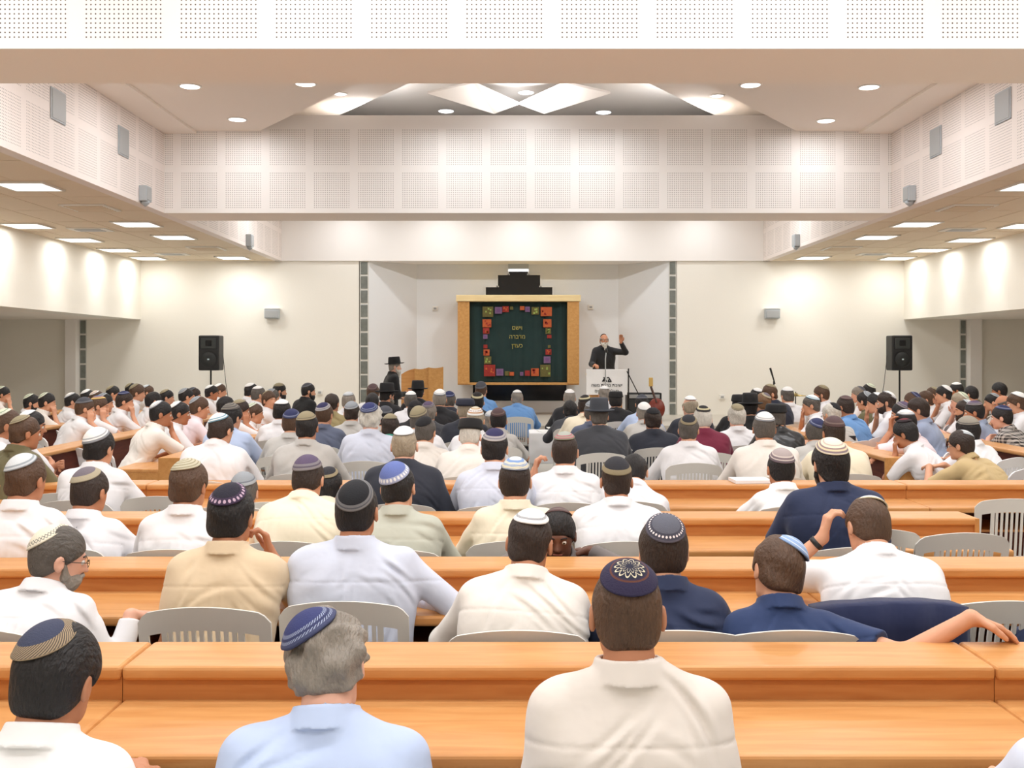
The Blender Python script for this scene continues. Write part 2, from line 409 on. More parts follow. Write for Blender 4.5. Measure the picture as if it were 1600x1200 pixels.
# loudspeakers on tripods
def loudspeaker(x, side):
    d = 20.3; p = W(x, 524, d); q = W(x, 579, d)
    t = thing('loudspeaker', f'tall black loudspeaker on a tripod at the {side} end of the stage wall', 'speaker', (p.x, d, q.z), 0, 'loudspeakers')
    h = p.z-q.z
    b = MB().box(-.205, .205, -.0, .34, 0, h, .03, 3)
    b.build('cabinet', BLACK, t)
    MB().box(-.15, .15, -.012, .0, h*.62, h*.92, .01).build('horn', mat('horn_black', (52, 56, 56), .35), t)
    MB().box(-.06, .06, -.02, -.01, h*.7, h*.86, .01).build('horn_throat', mat('deep_black', (8, 8, 8), .8), t)
    wf = MB().lathe([(.165, 0), (.15, -.015), (.135, 0.0), (.05, .02), (.001, .0)], n=36, cap=False).build('woofer', mat('cone_black', (34, 36, 36), .6), t, True)
    wf.location = (0, -.008, h*.32); wf.rotation_euler = (PI/2, 0, 0)
    MB().box(-.018, .018, -.03, -.02, h*.3, h*.34).build('badge', mat('badge_grey', (190, 205, 210), .4), t)
    s = thing('speaker_stand', f'black tripod stand under the {side} loudspeaker', 'stand', (p.x, d+.15, 0), 0, 'speaker stands')
    MB().tube([(0, 0, .25), (0, 0, q.z+.01)], .018).build('pole', BLACKM, s)
    MB().tube([(0, 0, .72), (0, 0, .82)], .03).build('collar', BLACK, s)
    for k in range(3):
        a = 2*PI*k/3+.5
        MB().tube([(0, 0, .75), (math.cos(a)*.5, math.sin(a)*.5, .012)], .012).build('leg', BLACKM, s)
    sg = 1 if x < 800 else -1
    tag(MB().tube([(p.x+sg*.23, d+.2, q.z+.3), (p.x+sg*.27, d+.25, 1.2), (p.x+sg*.42, d+.35, .02)], .006, 6).build('speaker_cable', BLACK), f'thin black cable hanging from the {side} loudspeaker', 'cable')
loudspeaker(326, 'left'); loudspeaker(1410, 'right')

# ---------------------------------------------------------------- ark with curtain
AD = 21.2
ark = thing('ark_cabinet', 'oak framed ark cabinet behind an embroidered curtain at the stage centre', 'cabinet', (W(810, 600, AD).x, AD, W(0, 600, AD).z))
sx_ = AD/F; aw = 95*sx_; ah = 129*sx_
for a in (-1, 1):
    MB().box(min(a*aw, a*(aw-18.5*sx_)), max(a*aw, a*(aw-18.5*sx_)), 0, 1.1, 0, ah, .008).build('side_panel', ARKW, ark)
MB().box(-aw-.03, aw+.03, -.03, 1.1, ah, ah+10*sx_, .01).build('top_beam', ARKT, ark)
MB().box(-aw, aw, .02, 1.1, -.02, .03, .005).build('bottom_rail', ARKW, ark)
MB().box(-aw+.2, aw-.2, .35, .4, 0.03, ah).build('back_panel', mat('ark_dark', (20, 22, 22), .8), ark)
# curtain: folded cloth
cw = 77.5*sx_; nx, nz = 220, 40
verts, faces = [], []
rg = random.Random(4)
ph = [(rg.uniform(5, 30), rg.uniform(0, 6), rg.uniform(.002, .008)) for _ in range(9)]
for j in range(nz+1):
    for i in range(nx+1):
        u = -cw+2*cw*i/nx; v = .02+(ah-.03)*j/nz
        fd = sum(a*math.sin(f*u+p) for f, p, a in ph)*(1.0-.25*j/nz)
        verts.append((u*(1+.006*(1-j/nz)), .12+fd*1.1, v))
for j in range(nz):
    for i in range(nx):
        a = j*(nx+1)+i; faces.append((a, a+1, a+nx+2, a+nx+1))
me = bpy.data.meshes.new('curtain'); me.from_pydata(verts, [], faces); me.shade_smooth()
cur = link('ark_curtain', me, mat('green_velvet', (14, 44, 42), .9, sheen=.3, noise=.25, nscale=5)); cur.location = ark.location
so = cur.modifiers.new('solid', 'SOLIDIFY'); so.thickness = .008
tag(cur, 'dark green velvet curtain with coloured patches and gold lettering hanging in the ark', 'curtain')
ORG, RED, LIL, OLV, LIM = (mat(n, c, .8, noise=.35, nscale=35) for n, c in (('patch_orange', (186, 88, 44)), ('patch_red', (146, 40, 32)), ('patch_lilac', (120, 90, 126)), ('patch_olive', (100, 92, 46)), ('patch_lime', (150, 170, 84))))
def cpx(x, y):    # zoomed crop of the curtain (8 px per picture pixel, origin 710,450) to curtain space
    X = 710+x/8.0; Y = 450+y/8.0
    return ((X-810)*sx_, (600-Y)*sx_)
PATCH = [(350, 230, 485, 360, OLV), (505, 235, 595, 320, LIL), (600, 225, 680, 300, RED), (695, 230, 735, 270, OLV), (820, 225, 875, 275, ORG), (885, 230, 945, 298, LIL), (965, 235, 1060, 330, OLV), (1080, 235, 1220, 350, ORG),
         (350, 390, 460, 490, ORG), (355, 498, 435, 570, RED), (358, 580, 412, 635, LIL), (362, 708, 412, 755, RED), (362, 768, 438, 845, ORG), (370, 855, 460, 950, OLV), (368, 960, 510, 1105, RED), (522, 1010, 612, 1098, LIL), (630, 1040, 690, 1098, OLV), (680, 1050, 745, 1098, ORG),
         (1112, 388, 1215, 490, ORG), (1140, 500, 1210, 572, OLV), (1160, 585, 1215, 628, RED), (1170, 712, 1205, 750, OLV), (1140, 765, 1215, 835, RED), (1118, 855, 1205, 940, LIL), (1075, 960, 1205, 1110, OLV), (960, 1005, 1058, 1102, ORG), (882, 1032, 945, 1100, RED), (820, 1050, 862, 1098, LIL)]
for k, (x0, y0, x1, y1, m) in enumerate(PATCH):
    a = cpx(x0, y1); b = cpx(x1, y0); rr = random.Random(k)
    p = MB().box(a[0], b[0], .082, .088, a[1], b[1], .002, 1).build('embroidered_patch', m, cur)
    if x1-x0 > 65 and m is not LIL:
        q = MB()
        for _ in range(4):
            cx_, cz_ = rr.uniform(a[0]+.03, b[0]-.03), rr.uniform(a[1]+.03, b[1]-.03); r_ = rr.uniform(.018, .034)
            ring = [q.bm.verts.new((cx_+r_*math.cos(i*PI/4)*(1 if i % 2 else .6), .079, cz_+r_*math.sin(i*PI/4)*(1 if i % 2 else .7))) for i in range(8)]
            f = q.bm.faces.new(ring)
        q.build('motif', {ORG: RED, RED: ORG, OLV: LIM}[m], p)
    if m is LIL:
        cx_, cz_ = (a[0]+b[0])/2, (a[1]+b[1])/2; s_ = (b[0]-a[0])*.25
        MB().box(cx_-s_, cx_+s_, .077, .081, cz_-s_, cz_+s_).build('motif', mat('motif_purple', (112, 76, 122), .8), p)
def text(s, size, loc, m, parent, name='lettering', ex=.002, rot=(PI/2, 0, 0), rev=True):
    c = bpy.data.curves.new(name, 'FONT'); c.body = s[::-1] if rev else s; c.size = size; c.extrude = ex; c.align_x = 'CENTER'; c.align_y = 'CENTER'
    c.materials.append(m)
    tmp = bpy.data.objects.new('tmp', c); C.objects.link(tmp); bpy.context.view_layer.update()
    me = bpy.data.meshes.new_from_object(tmp.evaluated_get(bpy.context.evaluated_depsgraph_get())); bpy.data.objects.remove(tmp)
    me.materials.clear(); me.materials.append(m)
    o = bpy.data.objects.new(name, me); C.objects.link(o); o.location = loc; o.rotation_euler = rot; o.parent = parent
    return o
GOLD = mat('gold_thread', (168, 156, 76), .6)
for s, yy, wd_ in (('וישם', 497, 1), ('מדברה', 610, 1), ('כעדן', 722, 1)):
    p = cpx(785, yy); text(s, .118, (p[0], .078, p[1]), GOLD, cur)

# ---------------------------------------------------------------- stage furniture
# lectern with the white sign
LD = 19.4
p = W(948, 617, LD)
lec = thing('lectern', 'lectern behind a white sign board with black lettering', 'lectern', (p.x, LD, .5))
zt = W(0, 577, LD).z-.5; zb = W(0, 617, LD).z-.5
MB().box(-.3, .3, .05, .45, 0, zt-.12, .01).build('body', WOODE, lec)
MB().box(-.36, .36, .03, .5, zt-.12, zt-.08, .01).build('top', ARKT, lec)
sg_ = thing('sign_board', 'white sign board with logo and two lines of Hebrew lettering on the lectern front', 'sign', (p.x, LD, .5))
MB().box(-.385, .385, -.02, .03, zb, zt, .006).build('board', mat('sign_white', (248, 248, 248), .5), sg_)
INK = mat('sign_ink', (30, 30, 34), .6)
lg = MB()
cz = W(0, 593, LD).z-.5
def stroke(a, b, w_=.012):
    lg.tube([(a[0], -.022, a[1]), (b[0], -.022, b[1])], w_, 6)
stroke((-.085, cz-.04), (-.03, cz+.045)); stroke((-.06, cz+.045), (.0, cz-.04)); stroke((-.04, cz), (-.055, cz-.04)); stroke((.0, cz+.03), (.03, cz+.045)); stroke((.03, cz+.045), (.085, cz-.04)); stroke((.085, cz-.04), (.02, cz-.04)); stroke((.02, cz-.04), (.045, cz))
lg.build('logo', INK, sg_)
text('ישיבת ברכת משה', .082, (0, -.025, W(0, 602, LD).z-.5), INK, sg_)
text('מעלה אדומים', .082, (0, -.025, W(0, 611, LD).z-.5), INK, sg_)
# microphone on the lectern
mc = thing('microphone', 'thin microphone on a stem before the speaker at the lectern', 'microphone', (W(946, 0, LD-.15).x, LD-.15, .5))
zz = W(0, 548, LD-.15).z-.5
MB().tube([(0, 0, .02), (0, 0, zz-.15), (.015, .03, zz-.04)], .011).build('stem', GREYMETAL, mc)
MB().lathe([(.001, -.05), (.02, -.04), (.028, 0), (.022, .04), (.001, .05)], (.02, .04, zz), 16).build('head', BLACK, mc, True)
MB().lathe([(.13, 0), (.13, .015), (.02, .03)], n=24).build('base', BLACKM, mc)
# boom stand right of lectern
d = 19.3; b0 = W(982, 0, d).x
bs = thing('music_stand', 'black boom stand right of the lectern', 'stand', (b0, d, .5))
MB().tube([(0, 0, .0), (0, 0, 1.0)], .012).build('pole', BLACKM, bs)
MB().tube([(-.03, 0, W(0, 580, d).z-.5), (.2, .03, .5), (.25, .05, .35)], .01).build('boom', BLACKM, bs)
for k in range(3):
    a = 2*PI*k/3; MB().tube([(0, 0, .25), (math.cos(a)*.28, math.sin(a)*.28, .01)], .009).build('leg', BLACKM, bs)
# amplifier
a0 = W(980, 614, 19.6); a1 = W(1034, 640, 19.6)
am = thing('guitar_amplifier', 'wide black amplifier box standing right of the lectern', 'amplifier', ((a0.x+a1.x)/2, 19.6, .5))
wa = (a1.x-a0.x)/2
MB().box(-wa, wa, 0, .35, 0, a0.z-.5, .015).build('cabinet', BLACK, am)
MB().box(-wa+.04, wa-.04, -.012, 0, .04, a0.z-.62, .005).build('grille', mat('amp_cloth', (58, 60, 60), .9, noise=.3, nscale=200), am)
MB().box(-wa+.04, wa-.04, -.012, 0, a0.z-.6, a0.z-.53, .004).build('control_panel', GREYMETAL, am)
# guitar leaning on it
g0 = W(1017, 600, 19.4); gt = thing('guitar', 'electric guitar leaning on the black amplifier, headstock up', 'guitar', (W(1024, 0, 19.4).x, 19.4, .5))
nk = Vector((g0.x-gt.location.x, 0.05, g0.z-.5))
MB().tube([(.02, -.02, .35), tuple(nk*.93)], .022, 8).build('neck', mat('fret_brown', (70, 42, 32), .5), gt)
h_ = MB().box(-.04, .04, -.012, .012, 0, .17, .012); hh = h_.build('headstock', mat('head_maple', (206, 170, 96), .4), gt); hh.location = nk*.93
bd = MB().lathe([(.001, -.02), (.15, -.02), (.16, 0), (.15, .02), (.001, .02)], n=28, sx=1, sy=1.25).build('body', mat('guitar_red', (120, 44, 30), .3), gt, True)
bd.rotation_euler = (PI/2-.1, 0, 0); bd.location = (.02, -.02, .24)
# cymbal and boom microphone at right
c0 = W(1243, 616, 16.5)
cy = thing('cymbal_stand', 'bronze drum cymbal on a thin stand before the right stage wall', 'cymbal', (c0.x, 16.5, 0))
MB().lathe([(.001, .02), (.03, .018), (.04, .0), (.2, -.025), (.2, -.028), (.001, .0)], (0, 0, c0.z), 32, cap=False).build('cymbal', mat('bronze', (150, 130, 80), .3, metal=.8), cy, True)
MB().tube([(0, 0, .3), (0, 0, c0.z+.04)], .009).build('pole', BLACKM, cy)
for k in range(3):
    a = 2*PI*k/3; MB().tube([(0, 0, .4), (math.cos(a)*.3, math.sin(a)*.3, .01)], .008).build('leg', BLACKM, cy)
b1 = W(1204, 575, 17.2); b2 = W(1209, 600, 17.2)
bm_ = thing('microphone_stand', 'tall black microphone boom stand before the right wall', 'stand', (b2.x, 17.2, 0))
MB().tube([(0, 0, 0.2), (0, 0, b2.z+.05)], .012).build('pole', BLACKM, bm_)
MB().tube([(-.06, 0, b1.z), (.02, 0, b2.z)], .018, 8, .01).build('boom', BLACK, bm_)
for k in range(3):
    a = 2*PI*k/3; MB().tube([(0, 0, .3), (math.cos(a)*.3, math.sin(a)*.3, .01)], .009).build('leg', BLACKM, bm_)
# wooden folding reading stand beside the standing man
ld = 19.6
wp = thing('wooden_lectern', 'tall curved wooden lectern of upright panels beside the standing bearded man', 'lectern', (0, 0, 0))
segs = [(627, 585, 648, 576), (648, 576, 670, 574), (670, 574, 693, 573)]
for k, (x0, y0, x1, y1) in enumerate(segs):
    pn = MB(); n_ = 10; f_ = []
    xa, xb = W(x0, 0, ld).x, W(x1, 0, ld).x
    for i in range(n_+1):
        t_ = i/n_; ytop = y0+(y1-y0)*t_+math.sin(t_*PI)*(1.6 if k else -1.5)
        f_.append((xa+(xb-xa)*t_, W(0, ytop, ld).z))
    pts = [(xa, ld-.04*k, .5)]+[(x, ld-.04*k, z) for x, z in f_]+[(xb, ld-.04*k, .5)]
    pn.poly(pts, .035, (0, 1, 0)); pn.build('panel', [WOODE, ARKW, ARKW][k], wp)
MB().box(W(632, 0, ld).x, W(690, 0, ld).x, ld+.02, ld+.5, 1.25, 1.29, .01).build('top', WOODE, wp)
# small table with white cloth and papers in front of the stage
tp = W(872, 676, 13.6)
tb = thing('small_table', 'small table under a white cloth in the middle of the front', 'table', (tp.x, 14.0, 0))
MB().box(-.35, .35, -.3, .3, .68, .70, .005).build('tabletop', WHITE, tb)
for a in (-1, 1):
    for b in (-1, 1): MB().box(a*.3-.02, a*.3+.02, b*.25-.02, b*.25+.02, 0, .68).build('leg', GREYMETAL, tb)
cloth = MB().box(-.38, .38, -.33, .33, .30, .713, .015).build('tablecloth', mat('white_cloth', (240, 240, 240), .8, bump=.3, bscale=8))
cloth.location = (tp.x, 14.0, 0); tag(cloth, 'white cloth hanging over the small front table', 'tablecloth')
for k, (a, b, r_) in enumerate(((-.15, -.1, .2), (.12, .05, -.4), (-.02, .15, .1))):
    o = MB().box(-.1, .1, -.14, .14, 0, .012, .002).build('paper', mat('paper', (244, 244, 240), .8)); o.location = (tp.x+a, 14.0+b, .714+.0125*k); o.rotation_euler = (0, 0, r_)
    tag(o, ['white paper sheet at left on the small front table', 'white paper sheet at right on the small front table', 'white paper sheet at the back of the small front table'][k], 'paper', 'papers on the front table')

# ---------------------------------------------------------------- desks
ZS, ZD = .85, .75
def desk_mesh(L, bay=1.26):
    """local: length along x (0..L), the sitter is on the -y side; y=0 is the shelf's near edge"""
    return L
def desk(loc, rz, L, label, group, ends=(False, False)):
    t = thing('desk', label, 'desk', loc, rz, group)
    MB().box(0.001, L-.001, -.4, .03, ZD-.04, ZD, .016, 4).build('desktop', WOOD, t)
    MB().box(0.001, L-.001, 0, .27, ZS-.042, ZS, .018, 4).build('shelf', WOOD, t)
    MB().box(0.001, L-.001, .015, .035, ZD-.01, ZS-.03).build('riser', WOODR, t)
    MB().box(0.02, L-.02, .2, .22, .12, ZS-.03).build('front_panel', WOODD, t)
    n = max(2, int(round(L/1.26))+1)
    for i in range(n):
        x = .015+(L-.03)*i/(n-1)
        MB().box(x-.012, x+.012, -.30, .24, 0, ZD-.035).build('support', WOODE, t)
        MB().box(x-.012, x+.012, .036, .24, ZD-.03, ZS-.03).build('shelf_support', WOODE, t)
    for i in range(n-1):
        a, b = (L-.03)*i/(n-1)+.03, (L-.03)*(i+1)/(n-1)
        MB().box(a, b, -.24, .2, .56, .575).build('book_rack', WOODR, t)
    for k, e in enumerate(ends):
        if e:
            x = 0 if k == 0 else L-.025
            MB().box(x, x+.025, .0, .27, .3, ZS-.002, .003).build('end_panel', WOODE, t)
    return t
ROWY = {1: 2.957, 2: 4.32, 3: 5.65, 4: 7.13}
rn = {1: 'nearest', 2: 'second', 3: 'third', 4: 'fourth'}
def row_desks(r, xs):
    nm = {3: ['left', 'middle', 'right'], 4: ['far left', 'left of centre', 'right of centre', 'far right']}[len(xs)-1]
    for i, (a, b) in enumerate(zip(xs, xs[1:])):
        desk((a, ROWY[r], 0), 0, b-a, f'{nm[i]} section of the {rn[r]} long beech desk row', 'desk sections across the hall', (i == 0, i == len(xs)-2))
row_desks(1, [-3.66, -1.13, 1.40, 3.93])
row_desks(2, [-3.9, -1.3, 1.25, 3.8])
row_desks(3, [-4.93, -2.43, .07, 2.58])
row_desks(4, [-5.2, -2.55, .1, 2.75, 5.4])
# desks along the aisles: left ones have sitters to the left (heading +X)
def sdesk(side, xs, y0, y1, label):
    if side < 0:   # sitter on -X side: local -y -> -X  => rotate -90deg: local x -> -Y ; start at far end
        desk((xs, y1, 0), -PI/2, y1-y0, label, 'desk sections along the hall', (True, True))
    else:
        desk((xs, y0, 0), PI/2, y1-y0, label, 'desk sections along the hall', (True, True))
for side, nm in ((-1, 'left'), (1, 'right')):
    f_ = (lambda v: CX-v) if side < 0 else (lambda v: CX+v)
    for k, (v, y0, y1, lb) in enumerate(((3.33, 9.0, 11.5, 'innermost'), (3.33, 11.5, 14.0, 'innermost'), (4.80, 9.3, 11.8, 'second'), (4.80, 11.8, 14.3, 'second'), (4.80, 14.3, 16.8, 'second'), (6.3, 11.2, 13.7, 'third'), (6.3, 14.4, 16.9, 'third'), (7.7, 14.6, 17.1, 'outermost'))):
        far = {9.0: 'near', 11.5: 'far', 9.3: 'near', 11.8: 'middle', 14.3: 'far', 11.2: 'near', 14.4: 'far', 14.6: ''}[y0]
        sdesk(side, f_(v), y0, y1, f'{far} section of the {lb} side desk on the {nm}, seen endwise'.strip())
# books, papers on desks
def flat(name, x, y, z, w_, l_, h_, rz, m, label, cat):
    o = MB().box(-w_/2, w_/2, -l_/2, l_/2, 0, h_, .002).build(name, m); o.location = (x, y, z); o.rotation_euler = (0, 0, rz); tag(o, label, cat); return o
flat('book', (1175-800)*7.2/F, ROWY[4]+.13, ZS+.001, .26, .2, .025, .05, mat('book_white', (238, 240, 244), .5), 'flat white book lying on the fourth row shelf', 'book')
flat('book', -7.85, 15.4, ZD+.001, .3, .22, .03, .3, mat('book_yellow', (222, 204, 90), .5), 'yellow book on the outermost left side desk', 'book')
flat('book', (1320-800)*10.6/F, 10.9, ZD+.1, .3, .3, .05, .2, mat('book_black', (28, 28, 32), .5), 'black folder on the innermost right side desk', 'book').location.z = ZS+.001
# ---------------------------------------------------------------- plastic chair
def chair_parts():
    """local: sitter faces +y; seat height .45, back top .87"""
    t = thing('plastic_chair', 'x', 'chair')
    s = MB(); n = 10; vs = {}
    for i in range(n+1):
        for j in range(n+1):
            u = -.21+.42*i/n; v = -.2+.42*j/n
            z = .445-.018*math.cos(u/.21*1.3)*math.cos(v/.22*1.2)
            if j == n: z -= .02
            vs[i, j] = s.bm.verts.new((u*(1+.06*j/n), v, z))
    for i in range(n):
        for j in range(n): s.bm.faces.new((vs[i, j], vs[i+1, j], vs[i+1, j+1], vs[i, j+1]))
    bmesh.ops.solidify(s.bm, geom=s.bm.faces[:], thickness=.02)
    s.build('seat', PLASTIC, t, True)
    def bp(u, z, off=0.0):     # back surface: curved in plan, leaning back
        return (u, -.20-(z-.45)*.22+.9*u*u*.8+off-.0, z)
    b = MB()
    def slab(us, zs, th=.012):
        g = [[b.bm.verts.new(bp(u, z)) for z in zs(u)] for u in us]
        g2 = [[b.bm.verts.new(bp(u, z, -th)) for z in zs(u)] for u in us]
        m_ = len(g[0])
        for i in range(len(us)-1):
            for j in range(m_-1):
                b.bm.faces.new((g[i][j], g[i+1][j], g[i+1][j+1], g[i][j+1])); b.bm.faces.new((g2[i][j], g2[i][j+1], g2[i+1][j+1], g2[i+1][j]))
            b.bm.faces.new((g[i][-1], g[i+1][-1], g2[i+1][-1], g2[i][-1])); b.bm.faces.new((g[i][0], g2[i][0], g2[i+1][0], g[i+1][0]))
        for i in (0, -1):
            for j in range(m_-1): b.bm.faces.new((g[i][j], g[i][j+1], g2[i][j+1], g2[i][j]))
    top = lambda u: .872-1.25*u*u*.55-(.03*max(0, (abs(u)-.19)/.045)**2)
    us = [-.235+.47*i/24 for i in range(25)]
    slab(us, lambda u: [top(u)-.085, top(u)-.05, top(u)-.02, top(u)])
    for sg in (-1, 1):
        slab([sg*.235+(-sg*.04)*k/3 for k in range(4)], lambda u: [.43, .55, .68, top(sg*.22)-.06])
    slab([-.13+.26*i/8 for i in range(9)], lambda u: [.455, .475, .50])
    b.build('backrest', PLASTIC, t)
    b = MB()
    for k in range(9):
        u = -.112+.028*k
        slab([u-.007, u+.007], lambda u_: [.49, .6, .7, top(u)-.08])
    for sg in (-1, 1):
        slab([sg*.125, sg*.145], lambda u_: [.45, .6, .7, top(.13)-.075])
    b.build('slat_panel', PLASTIC, t)
    for sx in (-1, 1):
        for sy in (-1, 1):
            m_ = MB().tube([(sx*.19, sy*.17, .43), (sx*.205, sy*.195, .2), (sx*.225, sy*.225, 0)], .026, 8, .018)
            m_.build('leg', PLASTIC, t, True)
    return t
chair0 = chair_parts(); chair_used = False
# one merged shape for chairs that show only a few pixels
def chair_small():
    bm = bmesh.new()
    for ch in chair0.children: bm.from_mesh(ch.data)
    me = bpy.data.meshes.new('plastic_chair'); bm.to_mesh(me); bm.free(); me.materials.append(PLASTIC); return me
chair_me = chair_small()
def chair(x, y, h, label, group, full=True, m=None):
    global chair_used
    if full:
        c = chair0 if not chair_used else copy_tree(chair0); chair_used = True
        if m:
            for ch in c.children: omat(ch, m)
    else:
        c = bpy.data.objects.new('plastic_chair', chair_me); C.objects.link(c)
        if m: omat(c, m)
    c.location = (x, y, 0); c.rotation_euler = (0, 0, -math.radians(h)); tag(c, label, 'chair', group)
    return c

# ---------------------------------------------------------------- people: signed distance bodies
f32 = np.float32
def V3(*a): return np.array(a, dtype=np.float64)
def cap(P, a, b, ra, rb=None):
    rb = ra if rb is None else rb
    a = np.asarray(a, f32); b = np.asarray(b, f32); ba = b-a; L = float(ba@ba)+1e-9
    pa = P-a; t = np.clip((pa@ba)/L, 0, 1)
    return np.linalg.norm(pa-t[:, None]*ba, axis=1)-(ra+(rb-ra)*t)
def ell(P, c, r):
    r = np.asarray(r, f32); q = P-np.asarray(c, f32)
    k0 = np.linalg.norm(q/r, axis=1); k1 = np.linalg.norm(q/(r*r), axis=1)+1e-6
    return k0*(k0-1)/k1
def smin(a, b, k):
    h = np.maximum(k-np.abs(a-b), 0)/k
    return np.minimum(a, b)-h*h*k*.25
def smax(a, b, k): return -smin(-a, -b, k)

def surface(sdf, lo, hi, h, name, margin=1.35):
    lo = np.asarray(lo, float); hi = np.asarray(hi, float); B = 4
    nb = np.maximum(1, np.ceil((hi-lo)/(h*B)).astype(int)); n = nb*B
    c = [lo[i]+h*(np.arange(nb[i])*B+(B-1)/2) for i in range(3)]
    G = np.stack(np.meshgrid(*c, indexing='ij'), -1).reshape(-1, 3).astype(f32)
    dc = sdf(G).reshape(nb)
    D = np.repeat(np.repeat(np.repeat(dc, B, 0), B, 1), B, 2).astype(f32)
    act = np.argwhere(np.abs(dc) < h*B*margin)
    if len(act) == 0: return bpy.data.meshes.new(name)
    off = np.stack(np.meshgrid(*[np.arange(B)]*3, indexing='ij'), -1).reshape(-1, 3)
    I = (act[:, None, :]*B+off[None]).reshape(-1, 3)
    v = np.empty(len(I), f32); Pf = (lo+h*I).astype(f32)
    for s in range(0, len(I), 400000): v[s:s+400000] = sdf(Pf[s:s+400000])
    D[I[:, 0], I[:, 1], I[:, 2]] = v
    D = np.pad(D, 1, constant_values=1.0); lo2 = lo-h
    S = (D < 0)
    cnt = np.zeros(tuple(np.array(S.shape)-1), np.int8)
    for a in (0, 1):
        for b in (0, 1):
            for d in (0, 1):
                cnt += S[a:S.shape[0]-1+a, b:S.shape[1]-1+b, d:S.shape[2]-1+d]
    A = np.argwhere((cnt > 0) & (cnt < 8))
    vid = np.full(cnt.shape, -1, np.int32); vid[A[:, 0], A[:, 1], A[:, 2]] = np.arange(len(A))
    acc = np.zeros((len(A), 3)); num = np.zeros(len(A))
    cor = [(a, b, d) for a in (0, 1) for b in (0, 1) for d in (0, 1)]
    val = {q: D[A[:, 0]+q[0], A[:, 1]+q[1], A[:, 2]+q[2]] for q in cor}
    for q in cor:
        for ax in range(3):
            if q[ax] == 0:
                r = list(q); r[ax] = 1; r = tuple(r)
                da, db = val[q], val[r]; x = (da < 0) != (db < 0)
                t = np.where(x, da/np.where(x, da-db, 1), 0)
                for k in range(3):
                    acc[:, k] += np.where(x, q[k]+(t if k == ax else 0), 0)
                num += x
    co = lo2+h*(A+acc/num[:, None])
    quads = []
    for ax in range(3):
        sl0 = [slice(None)]*3; sl1 = [slice(None)]*3; sl0[ax] = slice(0, -1); sl1[ax] = slice(1, None)
        s0, s1 = S[tuple(sl0)], S[tuple(sl1)]
        E = np.argwhere(s0 != s1)
        u, w_ = (ax+1) % 3, (ax+2) % 3
        ok = (E[:, u] > 0) & (E[:, w_] > 0) & (E[:, u] < cnt.shape[u]) & (E[:, w_] < cnt.shape[w_])
        E = E[ok]
        if len(E) == 0: continue
        du = np.zeros(3, int); du[u] = 1; dw_ = np.zeros(3, int); dw_[w_] = 1
        q = [vid[tuple((E-k).T)] for k in (du+dw_, dw_, 0*du, du)]
        q = np.stack(q, 1); flip = ~s0[tuple(E.T)]
        q[flip] = q[flip][:, ::-1]
        quads.append(q)
    Q = np.concatenate(quads); Q = Q[(Q >= 0).all(1)]
    me = bpy.data.meshes.new(name)
    me.vertices.add(len(co)); me.vertices.foreach_set('co', co.astype(f32).ravel())
    me.loops.add(len(Q)*4); me.loops.foreach_set('vertex_index', Q.ravel().astype(np.int32))
    me.polygons.add(len(Q)); me.polygons.foreach_set('loop_start', np.arange(0, len(Q)*4, 4, dtype=np.int32))
    me.update(calc_edges=True); me.validate(); me.shade_smooth()
    return me

def Rx(a): c, s = math.cos(a), math.sin(a); return np.array([[1, 0, 0], [0, c, -s], [0, s, c]])
def Ry(a): c, s = math.cos(a), math.sin(a); return np.array([[c, 0, s], [0, 1, 0], [-s, 0, c]])
def Rz(a): c, s = math.cos(a), math.sin(a); return np.array([[c, -s, 0], [s, c, 0], [0, 0, 1]])
PIV = V3(0, -.02, -.125)
def head_sdf(Q):
    d = ell(Q, (0, -.008, .012), (.074, .094, .096))
    d = smin(d, ell(Q, (0, .028, -.04), (.060, .066, .082)), .03)
    d = smin(d, cap(Q, (-.03, .03, -.085), (.03, .03, -.085), .026), .03)
    d = smin(d, cap(Q, (0, .07, -.1), (0, .074, -.1), .019), .025)
    d = smin(d, cap(Q, (-.03, .083, .012), (.03, .083, .012), .010), .018)
    d = smin(d, cap(Q, (0, .092, -.004), (0, .109, -.04), .007, .012), .012)
    d = smin(d, cap(Q, (-.013, .094, -.043), (.013, .094, -.043), .008), .008)
    d = smax(d, -ell(Q, (-.031, .105, -.008), (.017, .016, .011)), .012)
    d = smax(d, -ell(Q, (.031, .105, -.008), (.017, .016, .011)), .012)
    d = smin(d, cap(Q, (-.018, .086, -.070), (.018, .086, -.070), .008), .008)
    for s in (-1, 1):
        e = ell(Q, (s*.083, -.004, -.018), (.010, .020, .032))
        e = smax(e, -ell(Q, (s*.094, .003, -.014), (.008, .012, .02)), .006)
        d = smin(d, e, .008)
    return d

def ik(S, Wp, l1, l2, pole):
    S = np.array(S, float); Wp = np.array(Wp, float); v = Wp-S; D = np.linalg.norm(v)
    Dm = min(D, (l1+l2)*.995); u = v/D; Wp = S+u*Dm
    a = (l1*l1-l2*l2+Dm*Dm)/(2*Dm); hgt = math.sqrt(max(0, l1*l1-a*a))
    p = np.array(pole, float); p = p-(p@u)*u; p /= np.linalg.norm(p)+1e-9
    return S+u*a+p*hgt, Wp

